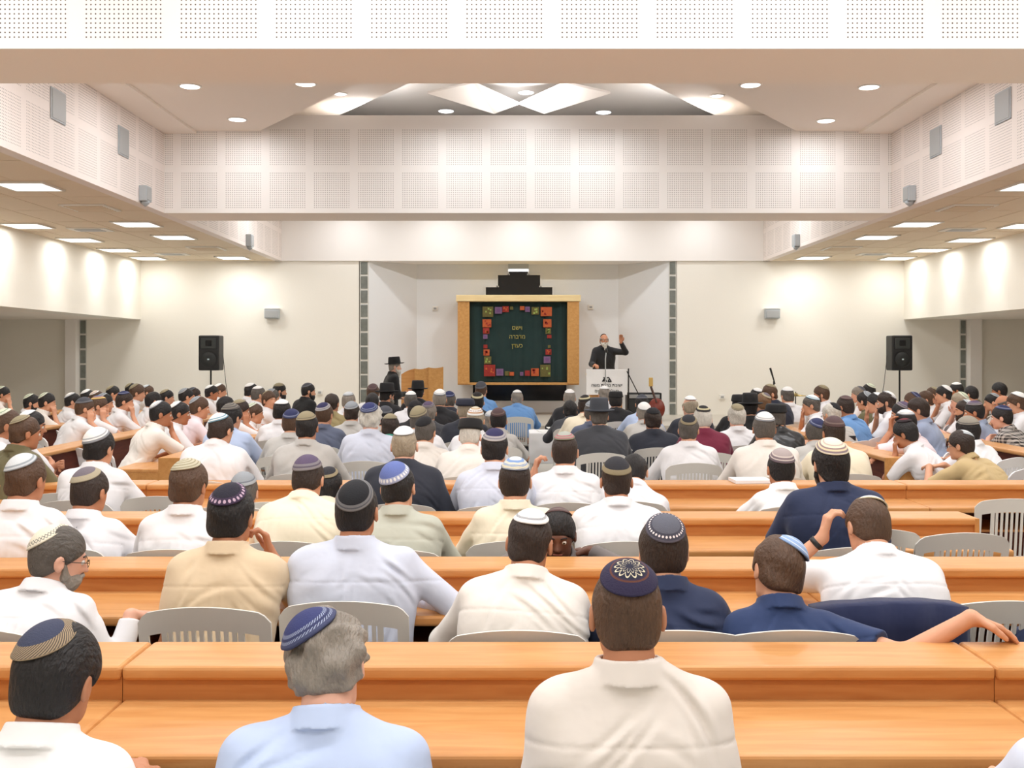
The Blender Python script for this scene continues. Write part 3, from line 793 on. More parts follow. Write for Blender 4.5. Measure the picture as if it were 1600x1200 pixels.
def pose(zt, lean, hy, hp, hr, arms, b=1.0, seat=True, side=0.0, hunch=0.0):
    """joints in the person's frame: faces +y, x to the right, z up, floor at 0"""
    hipz = .55 if seat else .93
    need = zt-hipz-.272+.02*abs(hp)/30
    while need/math.cos(math.radians(lean)) < .42 and lean < 46: lean += 2
    lr = math.radians(lean)
    T = min(max(need/math.cos(lr), .33), .60)
    Rt = Ry(math.radians(side)) @ Rx(-lr)
    hip = V3(0, 0, hipz)
    up = Rt @ V3(0, 0, 1); fw = Rt @ V3(0, 1, 0)
    nb = hip+up*T
    pv = nb+up*.02+V3(0, .012+hunch*.05, .010-hunch*.02)
    Rh = Rz(-math.radians(hy)) @ Rx(-math.radians(hp)) @ Ry(math.radians(hr))
    hc = pv-Rh @ PIV
    J = dict(hip=hip, T=T, Rt=Rt, nb=nb, Rh=Rh, hc=hc, b=b, up=up, hunch=hunch)
    S, E, Wr, HD, HN, curl = [], [], [], [], [], []
    al = .29*(.92+.08*b); fl = .255*(.92+.08*b)
    for k, s in enumerate((-1, 1)):
        sh = hip+Rt @ V3(s*.162*b, .0+hunch*.03, T-.062)
        a = arms[k]; cu = .55
        if isinstance(a, dict):
            Wt = V3(*a['W']); pole = a.get('pole', (s*.4, 0, -1)); hd = a.get('hd'); hn = a.get('hn'); cu = a.get('curl', .55)
            el, wr = ik(sh, Wt, al, fl, pole)
        elif a == 'desk':
            el, wr = ik(sh, V3(s*.11, sh[1]+.33, .81), al, fl, (s*.9, -.2, -.8)); hd = V3((wr-el)[0], (wr-el)[1], -.02); hn = (0, 0, -1); cu = .35
        elif a == 'lap':
            el, wr = ik(sh, V3(s*.09, sh[1]+.20, .66), al, fl, (s*.5, -.6, -1)); hd = None; hn = (0, 0, -1)
        elif a == 'chin':
            tgt = hc+Rh @ V3(s*.04, .12, -.16); el, wr = ik(sh, tgt, al, fl, (s*.35, .7, -1)); hd = (hc+Rh @ V3(s*.045, .10, -.07))-wr; hn = (hc-wr); cu = 1.0
        elif a == 'cheek':
            tgt = hc+Rh @ V3(s*.085, .075, -.15); el, wr = ik(sh, tgt, al, fl, (s*.6, .6, -1)); hd = (hc+Rh @ V3(s*.085, .06, -.03))-wr; hn = V3(-s, 0, 0); cu = .8
        elif a == 'cross':
            el, wr = ik(sh, V3(-s*.10, sh[1]+.26, .84), al, fl, (s*1, .1, -1)); hd = V3(-s, .1, .1); hn = (0, -1, 0)
        elif a == 'down':
            el, wr = ik(sh, sh+V3(s*.05, .06, -.53), al, fl, (s*.2, -1, 0)); hd = V3(0, .1, -1); hn = V3(-s, 0, 0)
        if hd is None:
            hd = wr-el
            if wr[2] < .92: hd = V3(hd[0], hd[1], -.02)
        hd = np.array(hd, float); hd /= np.linalg.norm(hd)
        hn = V3(*(hn if hn is not None else (0, 0, -1))); hn = hn-(hn@hd)*hd; hn /= np.linalg.norm(hn)+1e-9
        S.append(sh); E.append(el); Wr.append(wr); HD.append(hd); HN.append(hn); curl.append(cu)
    J.update(S=S, E=E, W=Wr, HD=HD, HN=HN, curl=curl)
    return J

def torso_d(P, J, inf=0.0, loose=0.0):
    b, T = J['b'], J['T']
    Q = ((P-J['hip'].astype(f32)) @ J['Rt'].astype(f32))
    sy = np.array([1, 1.36, 1], f32); Qs = Q*sy; hu = J['hunch']
    d = cap(Qs, (-.07*b, -.02, .02), (.07*b, -.02, .02), .118*b+inf+loose)
    d = smin(d, cap(Qs, (-.06*b, -.01, .17), (.06*b, -.01, .17), .115*b+inf+loose), .06)
    d = smin(d, cap(Qs, (-.075*b, -.02-.03*hu, T-.17), (.075*b, -.02-.03*hu, T-.17), .128*b+inf), .08)
    Qg = Q*np.array([1, 1.12, 1], f32)
    d = smin(d, cap(Qg, (-.120*b, hu*.02, T-.078), (.120*b, hu*.02, T-.078), .062+inf), .07)
    for s in (-1, 1):
        d = smin(d, cap(Q, (s*.13*b, 0, T-.058), (0, -.008, T+.012), .045+inf, .05+inf), .035)
    return d, Q

def hand_prims(W_, f, n, side, curl):
    l = np.cross(f, n); out = []
    offs = (-.028, -.0095, .0095, .028); lens = (.80, .97, 1.0, .9)
    out.append((W_, W_+f*.03, .024, .022))
    for i, (o, L) in enumerate(zip(offs, lens)):
        a = W_+f*.012+l*o*.6; k = W_+f*.088+l*o*1.05
        out.append((a, k, .0145, .0125))
        c = k; ang = 0.0
        for j, seg in enumerate((.042*L, .028*L, .022*L)):
            ang += curl*(.75 if j == 0 else 1.0)
            dr = f*math.cos(ang)+n*math.sin(ang)
            e = c+dr*seg; out.append((c, e, .0095-.0008*j, .0088-.0008*j)); c = e
    th = 1 if side else -1
    # thumb leaves the palm's side, towards the body
    sgn = -1 if side > 0 else 1
    tl = l*sgn*(1 if True else 1)
    a = W_+f*.022+tl*.022; b_ = a+(f*.62+tl*.7+n*.3)*.042; c = b_+(f*.9+tl*.15+n*.35)*.034; e = c+(f*.95+n*.3)*.024
    out += [(a, b_, .0145, .0125), (b_, c, .0115, .0105), (c, e, .0100, .0085)]
    return out

def body_mesh(J, h, name='body', forearm_only=False):
    Rh, hc = J['Rh'].astype(f32), J['hc'].astype(f32)
    neck_a = J['nb']-J['up']*.06; neck_b = J['hc']+J['Rh'] @ V3(0, -.025, -.07)
    hands = [hand_prims(J['W'][k], J['HD'][k], J['HN'][k], (-1, 1)[k], J['curl'][k]) for k in (0, 1)]
    def sdf(P):
        d, _ = torso_d(P, J, -.009)
        d = smin(d, cap(P, neck_a, neck_b, .062, .058), .035)
        # head
        r = np.linalg.norm(P-hc, axis=1); m = r < .24
        hd = r-.17
        if m.any(): hd[m] = head_sdf((P[m]-hc) @ Rh)
        d = smin(d, hd, .02)
        for k in (0, 1):
            a = cap(P, J['S'][k], J['E'][k], .046, .040); a = smin(a, cap(P, J['E'][k], J['W'][k], .040, .026), .02)
            d = smin(d, a, .03)
            c = (J['W'][k]+J['HD'][k]*.09).astype(f32); r = np.linalg.norm(P-c, axis=1); m = r < .20
            hh = r-.13
            if m.any():
                q = P[m]; x = None
                for (a_, b_, ra, rb) in hands[k]:
                    y = cap(q, a_, b_, ra, rb); x = y if x is None else smin(x, y, .006)
                hh[m] = x
            d = smin(d, hh, .012)
        return d
    pts = np.array(J['S']+J['E']+J['W']+[w_+f_*.19 for w_, f_ in zip(J['W'], J['HD'])]+[J['hip'], J['nb']])
    lo = np.minimum(pts.min(0)-.10, np.array([-.2, -.20, J['hip'][2]-.15])); hi = np.maximum(pts.max(0)+.10, J['hc']+.14)
    lo = np.minimum(lo, J['hc']-.14)
    return surface(sdf, lo, hi, h, name)

def shirt_mesh(J, h, sleeve, seed, coat=False, near=False, hem=0.0):
    """sleeve: fraction of the upper arm, or 2.0 for long sleeves"""
    rg = np.random.RandomState(seed)
    inf = .013 if not coat else .022
    K = [(rg.uniform(10, 34, 3)*rg.choice([-1, 1], 3)*np.array([1, .6, 1.0]), rg.uniform(0, 6), rg.uniform(.0010, .0026)) for _ in range(7)]
    CRE = []
    for _ in range(26):
        s_ = rg.choice([-1, 1]); an = rg.uniform(-1.2, 1.2); x0 = s_*rg.uniform(.03, .2); z0 = rg.uniform(.0, J['T']-.06)
        an = s_*(.5+.6*rg.rand()) if z0 > J['T']*.5 else s_*rg.uniform(-.5, 1.4)
        CRE.append((math.cos(an), math.sin(an), 0, 0, rg.uniform(.004, .0085), x0, z0, rg.uniform(.03, .085)))
    neck_a = J['nb']-J['up']*.06; neck_b = J['hc']+J['Rh'] @ V3(0, -.025, -.07)
    ax = neck_b-neck_a; ax /= np.linalg.norm(ax); ax = ax*.55+J['up']*.45; ax /= np.linalg.norm(ax)
    Rt = J['Rt']; T = J['T']; hipf = J['hip'].astype(f32)
    def sdf(P):
        d, Q = torso_d(P, J, inf, .012)
        for k in (0, 1):
            S, E, Wp = J['S'][k], J['E'][k], J['W'][k]
            if sleeve >= 2:
                a = cap(P, S, E, .058+inf*.5, .050+inf*.3); e2 = E+(Wp-E)*.93
                a = smin(a, smax(cap(P, E, Wp, .049+inf*.3, .036+inf*.3), ((P-e2.astype(f32)) @ ((Wp-E)/np.linalg.norm(Wp-E)).astype(f32)), .004), .03)
            else:
                u = (E-S)/np.linalg.norm(E-S); q = S+u*sleeve*np.linalg.norm(E-S)
                a = smax(cap(P, S, E, .059+inf*.5, .066), ((P-q.astype(f32)) @ u.astype(f32)), .006)
            d = smin(d, a, .035)
        w_ = 0
        wx = Q[:, 0]+.035*np.sin(Q[:, 2]*13+seed)+.02*np.sin(Q[:, 1]*19+seed*2); wz = Q[:, 2]+.03*np.sin(Q[:, 0]*15+seed*1.3)
        for kv, p, am in K:
            w_ = w_+am*.7*np.sin(P @ kv.astype(f32)+p+1.5*np.sin(P[:, 2]*11+p))
        for (ca, sa, fr, p, am, x0, z0, sg) in CRE:
            u_ = (wx-x0)*ca+(wz-z0)*sa; v_ = -(wx-x0)*sa+(wz-z0)*ca
            w_ = w_+am*np.exp(-((u_)/.011)**2)*np.exp(-(v_/sg)**2)-am*.7*np.exp(-((u_-.02)/.014)**2)*np.exp(-(v_/sg)**2)
        d = d+np.minimum(w_, .010)*(1.0 if not coat else .5)
        if near and not coat:   # yoke seam and centre pleat
            back = Q[:, 1] < 0
            d = d+.0035*np.exp(-((Q[:, 2]-(T-.125))/.0045)**2)*back
            d = d-.0030*np.exp(-((np.abs(Q[:, 0])-.020)/.006)**2)*back*(Q[:, 2] < T-.13)
        # neck opening, collar
        pa = P-neck_a.astype(f32); t = pa @ ax.astype(f32); rad = np.linalg.norm(pa-t[:, None]*ax.astype(f32), axis=1)
        d = smax(d, .064-rad, .004)
        col = np.maximum(np.abs(rad-(.0735+.30*np.maximum(0, .112-t)))-.0068, np.maximum(t-.114, .058-t))
        d = smin(d, col, .004)
        d = smax(d, -(Q[:, 2]+.03-hem), .004)
        return d
    pts = np.array(J['S']+J['E']+(J['W'] if sleeve >= 2 else [])+[J['hip'], J['nb']])
    lo = np.minimum(pts.min(0)-.12, np.array([-.28, -.22, J['hip'][2]-.10])); hi = np.maximum(pts.max(0)+.13, J['nb']+.12)
    return surface(sdf, lo, hi, h, 'shirt')

# -- shared pieces of the head, in the head's own frame
def hair_mesh(kind, seed=1, h=.0045):
    rg = np.random.RandomState(seed)
    th = dict(short=.011, full=.017, curly=.021, crop=.0075, ring=.012, long=.018)[kind]
    K = [(rg.uniform(-1, 1, 3)*(60 if kind != 'curly' else 75), rg.uniform(0, 6), (.0012 if kind != 'curly' else .0045)) for _ in range(8)]
    def sdf(Q):
        d = ell(Q, (0, -.008, .014), (.074+th, .094+th, .096+th))
        d = smin(d, ell(Q, (0, -.038, -.045), (.060+th*.7, .052+th*.7, .052+th*.6)), .03)
        if kind == 'long': d = smin(d, ell(Q, (0, -.06, -.09), (.062, .035, .05)), .03)
        for kv, p, a in K: d = d+a*np.sin(Q @ kv.astype(f32)+p)
        n = V3(0, .62, -.78); n /= np.linalg.norm(n)
        d = smax(d, (Q-np.array([0, .012, -.030], f32)) @ n.astype(f32), .008)      # face side cut
        d = smax(d, Q[:, 1]-.098, .01)
        d = smax(d, -(Q[:, 2]+(.088 if kind != 'long' else .13)+.25*Q[:, 1]*0), .012)
        if kind == 'ring': d = smax(d, Q[:, 2]-.035+.2*Q[:, 1], .01)
        e = np.minimum(ell(Q, (-.09, .002, -.02), (.02, .022, .033)), ell(Q, (.09, .002, -.02), (.02, .022, .033)))
        d = smax(d, -e, .006)
        return d
    return surface(sdf, (-.13, -.15, -.16), (.13, .13, .15), h, 'hair')
def beard_mesh(kind, h=.005):
    L = dict(short=0.0, long=.07, full=.03)[kind]
    rg = np.random.RandomState(3); K = [(rg.uniform(-1, 1, 3)*90, rg.uniform(0, 6)) for _ in range(5)]
    def sdf(Q):
        d = ell(Q, (0, .038, -.075), (.066, .064, .062))
        if L: d = smin(d, cap(Q, (0, .075, -.10), (0, .085, -.115-L), .036, .020), .03)
        for kv, p in K: d = d+.0016*np.sin(Q @ kv.astype(f32)+p)
        n = V3(0, .35, 1); n /= np.linalg.norm(n)
        d = smax(d, (Q-np.array([0, .095, -.060], f32)) @ n.astype(f32), .006)
        d = smax(d, -(Q[:, 1]-.005), .01)
        m = ell(Q, (0, .10, -.070), (.022, .016, .008)); d = smax(d, -m, .004)
        mo = cap(Q, (-.022, .100, -.060), (.022, .100, -.060), .008); d = smin(d, mo, .006)
        for s in (-1, 1):
            d = smin(d, cap(Q, (s*.067, .018, -.02), (s*.062, .03, -.07), .009, .016), .012)
        return d
    return surface(sdf, (-.1, -.02, -.26), (.1, .14, .03), h, 'beard')
HAIR = {(k, s): hair_mesh(k, s) for k in ('short', 'full', 'crop', 'ring', 'long') for s in (1, 2)}
HAIR[('curly', 1)] = HAIR[('curly', 2)] = hair_mesh('curly', 5, .0038)
BEARD = {k: beard_mesh(k) for k in ('short', 'full', 'long')}
def cap_mesh(ang, thick=.0035, puff=0.0):
    """skullcap lying on the crown; uv = (radius, azimuth)"""
    nr, na = 18, 56; E = np.array([.074, .094, .096]); c = np.array([0, -.008, .014]); me = bpy.data.meshes.new('skullcap')
    vs, uv = [], []
    for lay, o in ((0, .0122+thick), (1, .0100)):
        for i in range(nr+1):
            th = math.radians(ang)*i/nr
            for k in range(na):
                a = 2*PI*k/na
                u = np.array([math.sin(th)*math.cos(a), math.sin(th)*math.sin(a), math.cos(th)])
                oo = o+(puff*math.cos(th/math.radians(ang)*PI/2) if True else 0)
                if i == nr and lay == 0: oo += .0008
                e = E+oo; vs.append(tuple(c+u/math.sqrt(((u/e)**2).sum()))); uv.append((i/nr, k/na))
    fs = []
    N = (nr+1)*na
    for i in range(nr):
        for k in range(na):
            a, b, d, e = i*na+k, i*na+(k+1) % na, (i+1)*na+(k+1) % na, (i+1)*na+k
            fs.append((a, e, d, b)); fs.append((N+a, N+b, N+d, N+e))
    for k in range(na): fs.append((nr*na+k, N+nr*na+k, N+nr*na+(k+1) % na, nr*na+(k+1) % na))
    me.from_pydata(vs, [], fs); l = me.uv_layers.new(name='UVMap')
    ul = np.zeros(len(me.loops)*2, f32)
    vi = np.zeros(len(me.loops), np.int32); me.loops.foreach_get('vertex_index', vi)
    for f in me.polygons:
        us = [uv[v] for v in f.vertices]; wrap = max(u[1] for u in us)-min(u[1] for u in us) > .5
        for li, u in zip(f.loop_indices, us):
            ul[2*li] = u[0]; ul[2*li+1] = 1.0 if (wrap and u[1] < .5) else u[1]
    l.data.foreach_set('uv', ul); me.shade_smooth()
    return me
# the pole of the cap is turned to the crown in the object's own rotation; the shape itself is near round there
CAPM = {k: cap_mesh(*v) for k, v in dict(s=(36,), m=(43,), l=(51,), xl=(58, .004, .005)).items()}
def kip_mat(name, stops, pat=None, pcol=(230, 230, 225)):
    """stops: [(radius, rgb)] constant rings; pat adds stitching"""
    m, nt, b = new_mat(name); b.inputs['Roughness'].default_value = .85
    uv = nt.nodes.new('ShaderNodeUVMap'); sp = nt.nodes.new('ShaderNodeSeparateXYZ'); nt.links.new(uv.outputs[0], sp.inputs[0])
    r, a = sp.outputs[0], sp.outputs[1]
    rp = nt.nodes.new('ShaderNodeValToRGB'); rp.color_ramp.interpolation = 'CONSTANT'; nt.links.new(r, rp.inputs[0])
    e = rp.color_ramp.elements
    e[0].position = 0; e[0].color = (*s2l(stops[0][1]), 1); e[1].position = stops[1][0] if len(stops) > 1 else 1; e[1].color = (*s2l(stops[min(1, len(stops)-1)][1]), 1)
    for s in stops[2:]:
        x = e.new(s[0]); x.color = (*s2l(s[1]), 1)
    out = rp.outputs[0]
    if pat:
        if pat[0] == 'dots':      # n dots on a ring r0..r1
            n, r0, r1 = pat[1:]
            ca = expr(nt, 'SUBTRACT', expr(nt, 'FRACT', expr(nt, 'MULTIPLY', a, n)), .5)
            cr = expr(nt, 'DIVIDE', expr(nt, 'SUBTRACT', r, (r0+r1)/2), (r1-r0))
            k = expr(nt, 'LESS_THAN', expr(nt, 'ADD', expr(nt, 'MULTIPLY', ca, ca), expr(nt, 'MULTIPLY', cr, cr)), .09)
        elif pat[0] == 'flower':
            n, r0 = pat[1:]
            wv = expr(nt, 'ABSOLUTE', expr(nt, 'SINE', expr(nt, 'MULTIPLY', a, PI*n)))
            ed = expr(nt, 'ADD', r0*.66, expr(nt, 'MULTIPLY', wv, r0*.38))
            k = expr(nt, 'LESS_THAN', expr(nt, 'ABSOLUTE', expr(nt, 'SUBTRACT', r, ed)), .028)
            ed2 = expr(nt, 'ADD', r0*.26, expr(nt, 'MULTIPLY', wv, r0*.38))
            k = expr(nt, 'MAXIMUM', k, expr(nt, 'LESS_THAN', expr(nt, 'ABSOLUTE', expr(nt, 'SUBTRACT', r, ed2)), .014))
        elif pat[0] == 'zig':
            n, r0, r1 = pat[1:]
            tri = expr(nt, 'PINGPONG', expr(nt, 'MULTIPLY', a, n), .5)
            ed = expr(nt, 'ADD', r0, expr(nt, 'MULTIPLY', tri, 2*(r1-r0)))
            k = expr(nt, 'LESS_THAN', expr(nt, 'ABSOLUTE', expr(nt, 'SUBTRACT', r, ed)), .018)
            ed2 = expr(nt, 'SUBTRACT', r1, expr(nt, 'MULTIPLY', tri, 2*(r1-r0)))
            k = expr(nt, 'MAXIMUM', k, expr(nt, 'LESS_THAN', expr(nt, 'ABSOLUTE', expr(nt, 'SUBTRACT', r, ed2)), .018))
        elif pat[0] == 'spiral':
            k = expr(nt, 'LESS_THAN', expr(nt, 'FRACT', expr(nt, 'ADD', expr(nt, 'MULTIPLY', r, pat[1]), a)), .35)
        elif pat[0] == 'check':
            n, r0, r1 = pat[1:]
            k = expr(nt, 'LESS_THAN', expr(nt, 'FRACT', expr(nt, 'ADD', expr(nt, 'MULTIPLY', a, n), expr(nt, 'MULTIPLY', r, 14))), .5)
            k = expr(nt, 'MULTIPLY', k, expr(nt, 'MULTIPLY', expr(nt, 'GREATER_THAN', r, r0), expr(nt, 'LESS_THAN', r, r1)))
        mx = nt.nodes.new('ShaderNodeMix'); mx.data_type = 'RGBA'
        nt.links.new(k, mx.inputs[0]); nt.links.new(out, mx.inputs[6]); mx.inputs[7].default_value = (*s2l(pcol), 1); out = mx.outputs[2]
    nt.links.new(out, b.inputs['Base Color'])
    n2 = nt.nodes.new('ShaderNodeTexNoise'); n2.inputs['Scale'].default_value = 240
    tc = nt.nodes.new('ShaderNodeTexCoord'); nt.links.new(tc.outputs['Object'], n2.inputs['Vector'])
    bp = nt.nodes.new('ShaderNodeBump'); bp.inputs['Strength'].default_value = .5; bp.inputs['Distance'].default_value = .003
    nt.links.new(n2.outputs['Fac'], bp.inputs['Height']); nt.links.new(bp.outputs[0], b.inputs['Normal'])
    return m
Wh, Gy, LG, Kh, Nv, Bk, Bl, Cr = (238, 238, 236), (120, 122, 126), (172, 176, 180), (150, 138, 112), (38, 44, 84), (26, 26, 32), (92, 110, 172), (216, 208, 186)
KIP = {  # key: (material, description)
 'white': (kip_mat('cap_white', [(0, Wh), (.93, LG)]), 'plain white skullcap'),
 'whiteline': (kip_mat('cap_white_line', [(0, Wh), (.68, (52, 58, 96)), (.80, Wh)], ('check', 60, .68, .8)), 'white skullcap with a navy line'),
 'whitegrey': (kip_mat('cap_white_grey', [(0, Wh), (.70, LG), (.78, Wh), (.86, (140, 144, 150))]), 'white skullcap with grey rings'),
 'whiteblue': (kip_mat('cap_white_blue', [(0, Wh), (.70, (110, 160, 182)), (.80, Wh), (.9, (110, 150, 170))]), 'white skullcap with a light blue band'),
 'whitestripe': (kip_mat('cap_white_stripe', [(0, Wh), (.60, (96, 104, 122)), (.66, Wh), (.74, (70, 78, 100)), (.80, Wh), (.90, (210, 200, 170))]), 'white skullcap with thin dark stripes'),
 'whitezig': (kip_mat('cap_white_zigzag', [(0, (226, 220, 200))], ('zig', 16, .70, .90), (60, 64, 70)), 'cream skullcap with a dark twisted border'),
 'pattern': (kip_mat('cap_cream_pattern', [(0, Cr), (.3, (206, 170, 130)), (.42, Wh), (.7, (196, 150, 110)), (.82, Wh)], ('dots', 22, .5, .66), (150, 90, 70)), 'cream skullcap with a brownish pattern'),
 'greydots': (kip_mat('cap_grey_dots', [(0, (92, 94, 106)), (.62, (66, 66, 80)), (.9, (84, 80, 92))], ('dots', 30, .68, .86), (236, 226, 226)), 'grey skullcap ringed with white dots'),
 'flower': (kip_mat('cap_flower', [(0, (26, 28, 52)), (.50, (48, 34, 62)), (.54, (98, 56, 44)), (.60, (40, 34, 66))], ('flower', 12, .42), (214, 204, 176)), 'navy skullcap with a crocheted star flower'),
 'navyrim': (kip_mat('cap_navy_rim', [(0, (44, 52, 104)), (.62, (150, 160, 190)), (.72, (48, 56, 100)), (.80, (150, 160, 186)), (.88, (60, 66, 100))], ('check', 44, .62, .88), (40, 46, 84)), 'navy skullcap with a pale woven rim'),
 'navykhaki': (kip_mat('cap_navy_khaki', [(0, (54, 60, 84)), (.64, (166, 146, 118))], ('check', 46, .64, .98), (84, 74, 66)), 'slate skullcap with a khaki checked rim'),
 'purplerim': (kip_mat('cap_black_purple', [(0, (30, 28, 44)), (.66, (60, 44, 70))], ('dots', 22, .68, .98), (196, 170, 190)), 'black skullcap with a mauve beaded rim'),
 'blackgrey': (kip_mat('cap_black_grey', [(0, (24, 26, 32)), (.74, (118, 118, 120)), (.84, (84, 86, 92)), (.90, (124, 122, 122))]), 'black skullcap with grey rings'),
 'blackkhaki': (kip_mat('cap_black_khaki', [(0, (42, 42, 48)), (.74, (148, 136, 108))]), 'black skullcap with a khaki rim'),
 'greykhaki': (kip_mat('cap_grey_khaki', [(0, (112, 104, 112)), (.66, (168, 158, 134))]), 'greyish skullcap with a khaki rim'),
 'bluesilver': (kip_mat('cap_blue_silver', [(0, (96, 112, 172)), (.72, (160, 168, 196))], ('dots', 26, .70, .98), (226, 226, 226)), 'blue skullcap with a silver lace rim'),
 'lightblue': (kip_mat('cap_light_blue', [(0, (140, 166, 206)), (.5, (204, 214, 226)), (.56, (140, 166, 206)), (.8, (200, 210, 224)), (.86, (130, 156, 196))]), 'light blue skullcap'),
 'spiral': (kip_mat('cap_spiral', [(0, (190, 184, 160))], ('spiral', 5), (150, 142, 116)), 'beige skullcap with a spiral'),
 'darkspiral': (kip_mat('cap_dark_spiral', [(0, (86, 82, 80))], ('spiral', 4), (130, 124, 112)), 'dark skullcap with a spiral'),
 'khaki': (kip_mat('cap_khaki', [(0, (152, 142, 114)), (.8, (120, 112, 92)), (.88, (160, 150, 124))]), 'khaki skullcap'),
 'taupe': (kip_mat('cap_taupe', [(0, (148, 142, 130)), (.84, (96, 92, 88)), (.92, (150, 144, 134))]), 'taupe skullcap'),
 'grey': (kip_mat('cap_grey', [(0, (150, 156, 162)), (.74, (116, 122, 132)), (.82, (166, 170, 174))]), 'grey skullcap'),
 'lightgrey': (kip_mat('cap_light_grey', [(0, (206, 210, 212)), (.74, (150, 158, 164)), (.84, (196, 202, 206)), (.94, (140, 146, 152))]), 'light grey skullcap'),
 'darkgrey': (kip_mat('cap_dark_grey', [(0, (74, 76, 84)), (.8, (104, 106, 112))]), 'dark grey skullcap'),
 'black': (kip_mat('cap_black', [(0, (28, 28, 32))]), 'plain black skullcap'),
 'navy': (kip_mat('cap_navy', [(0, (42, 48, 88)), (.74, (120, 126, 150)), (.84, (60, 66, 100))]), 'navy skullcap'),
 'navylg': (kip_mat('cap_navy_grey', [(0, (48, 46, 86)), (.66, (170, 166, 168)), (.78, (132, 130, 140)), (.86, (176, 172, 172))]), 'navy skullcap with pale grey rings'),
 'purple': (kip_mat('cap_purple', [(0, (92, 78, 104)), (.66, (130, 124, 130)), (.78, (92, 84, 98)), (.86, (134, 128, 130))]), 'purple skullcap with grey rings'),
 'brown': (kip_mat('cap_brown', [(0, (92, 72, 74)), (.7, (120, 104, 98)), (.8, (86, 66, 66))]), 'brown skullcap'),
 'redblack': (kip_mat('cap_red_black', [(0, (104, 34, 44)), (.62, (36, 22, 28))]), 'dark red skullcap'),
 'pinkrim': (kip_mat('cap_pink_rim', [(0, (166, 170, 160)), (.56, (176, 92, 110)), (.66, (150, 150, 132)), (.78, (190, 110, 124)), (.86, (120, 120, 100))]), 'grey skullcap with pink rings'),
 'greenwhite': (kip_mat('cap_green_white', [(0, (206, 214, 190)), (.66, (112, 136, 108)), (.74, (214, 218, 200))]), 'pale green skullcap'),
 'orangeblue': (kip_mat('cap_orange_blue', [(0, (84, 104, 150)), (.6, (226, 160, 70)), (.7, (80, 96, 140)), (.8, (226, 190, 110))]), 'blue skullcap with orange stripes'),
 'bluegold': (kip_mat('cap_blue_gold', [(0, (206, 208, 206)), (.34, (120, 150, 196)), (.52, (214, 206, 180)), (.66, (98, 130, 180)), (.78, (220, 204, 150)), (.9, (120, 126, 140))], ('check', 7, .5, .95), (196, 200, 200)), 'blue, white and gold patterned skullcap'),
 'striped': (kip_mat('cap_cream_striped', [(0, (232, 224, 200)), (.44, (196, 178, 166)), (.52, (232, 222, 198)), (.64, (150, 128, 128)), (.72, (222, 206, 170)), (.82, (140, 124, 130)), (.92, (224, 214, 190))]), 'cream skullcap with purple-brown stripes'),
 'mauvestripe': (kip_mat('cap_mauve_striped', [(0, (172, 160, 158)), (.6, (206, 196, 188)), (.68, (126, 112, 118)), (.80, (206, 196, 190)), (.86, (110, 98, 106))]), 'mauve grey skullcap with stripes'),
 'ringkhaki': (kip_mat('cap_black_ring', [(0, (34, 30, 30)), (.56, (196, 186, 150)), (.78, (40, 36, 34))]), 'black skullcap with a wide cream ring'),
}
# hats
def hat_mesh(brim, ch, cr=.094, dent=True):
    b = MB()
    prof = [(.001, ch-.012), (cr*.55, ch-.006 if dent else ch), (cr*.86, ch), (cr*.95, ch-.014), (cr, ch*.45), (cr*1.04, .012), (cr*1.06, .004), (brim*.86, -.004), (brim, .006), (brim, .0), (brim*.86, -.010), (cr*.98, -.004), (cr*.95, .0)]
    b.lathe(prof, (0, 0, 0), 40, cap=False, sx=.93, sy=1.13)
    return b.mesh('hat', True)
HATM = {'hat': hat_mesh(.155, .115), 'cap': hat_mesh(.108, .075, .102, False), 'beret': hat_mesh(.112, .065, .108, False)}
# eyes and glasses
def eye_mesh(s):
    b = MB()
    if 1:
        r = bmesh.ops.create_uvsphere(b.bm, u_segments=12, v_segments=8, radius=.0112)
        for v in r['verts']: v.co += Vector((s*.031, .0835, -.008))
    return b.mesh('eye', True)
def iris_mesh(s):
    b = MB()
    if 1:
        r = bmesh.ops.create_uvsphere(b.bm, u_segments=10, v_segments=6, radius=.0056)
        for v in r['verts']: v.co = Vector((v.co.x, v.co.y*.5, v.co.z))+Vector((s*.031, .0925, -.008))
    return b.mesh('iris', True)
def brows_mesh():
    b = MB(); b.tube([(-.016, .0945, .012), (0, .0935, .010), (.016, .0945, .012)], .0008, 5)
    for s in (-1, 1): b.tube([(s*.014, .095, .013), (s*.03, .093, .018), (s*.045, .084, .014)], .0036, 6)
    return b.mesh('eyebrows', True)
def glasses_mesh():
    b = MB()
    for s in (-1, 1):
        pts = [(s*.031+.021*math.cos(a*PI/8), .108, -.010+.015*math.sin(a*PI/8)) for a in range(17)]
        b.tube(pts, .0014, 6)
        b.tube([(s*.052, .106, -.006), (s*.083, .05, -.004), (s*.086, .0, -.004), (s*.084, -.012, -.02)], .0015, 6)
    b.tube([(-.010, .110, -.006), (0, .113, -.002), (.010, .110, -.006)], .0014, 6)
    return b.mesh('glasses', True)
def mouth_mesh():
    b = MB(); b.tube([(-.022, .0905, -.069), (0, .0965, -.0685), (.022, .0905, -.069)], .0032, 6); return b.mesh('lips', True)
EYES, IRIS, BROWS, GLASSES, LIPS = [eye_mesh(-1), eye_mesh(1)], [iris_mesh(-1), iris_mesh(1)], brows_mesh(), glasses_mesh(), mouth_mesh()
EYEW = mat('eye_white', (226, 222, 214), .3); IRISM = mat('iris_dark', (40, 28, 22), .2); LIPM = mat('lip', (168, 98, 84), .5)
SKIN = {'s': mat('skin', (214, 158, 126), .55, noise=.06, nscale=30), 't': mat('skin_tan', (188, 128, 94), .55, noise=.06, nscale=30), 'd': mat('skin_dark', (108, 68, 50), .5), 'p': mat('skin_pink', (224, 172, 148), .55, noise=.06, nscale=30)}
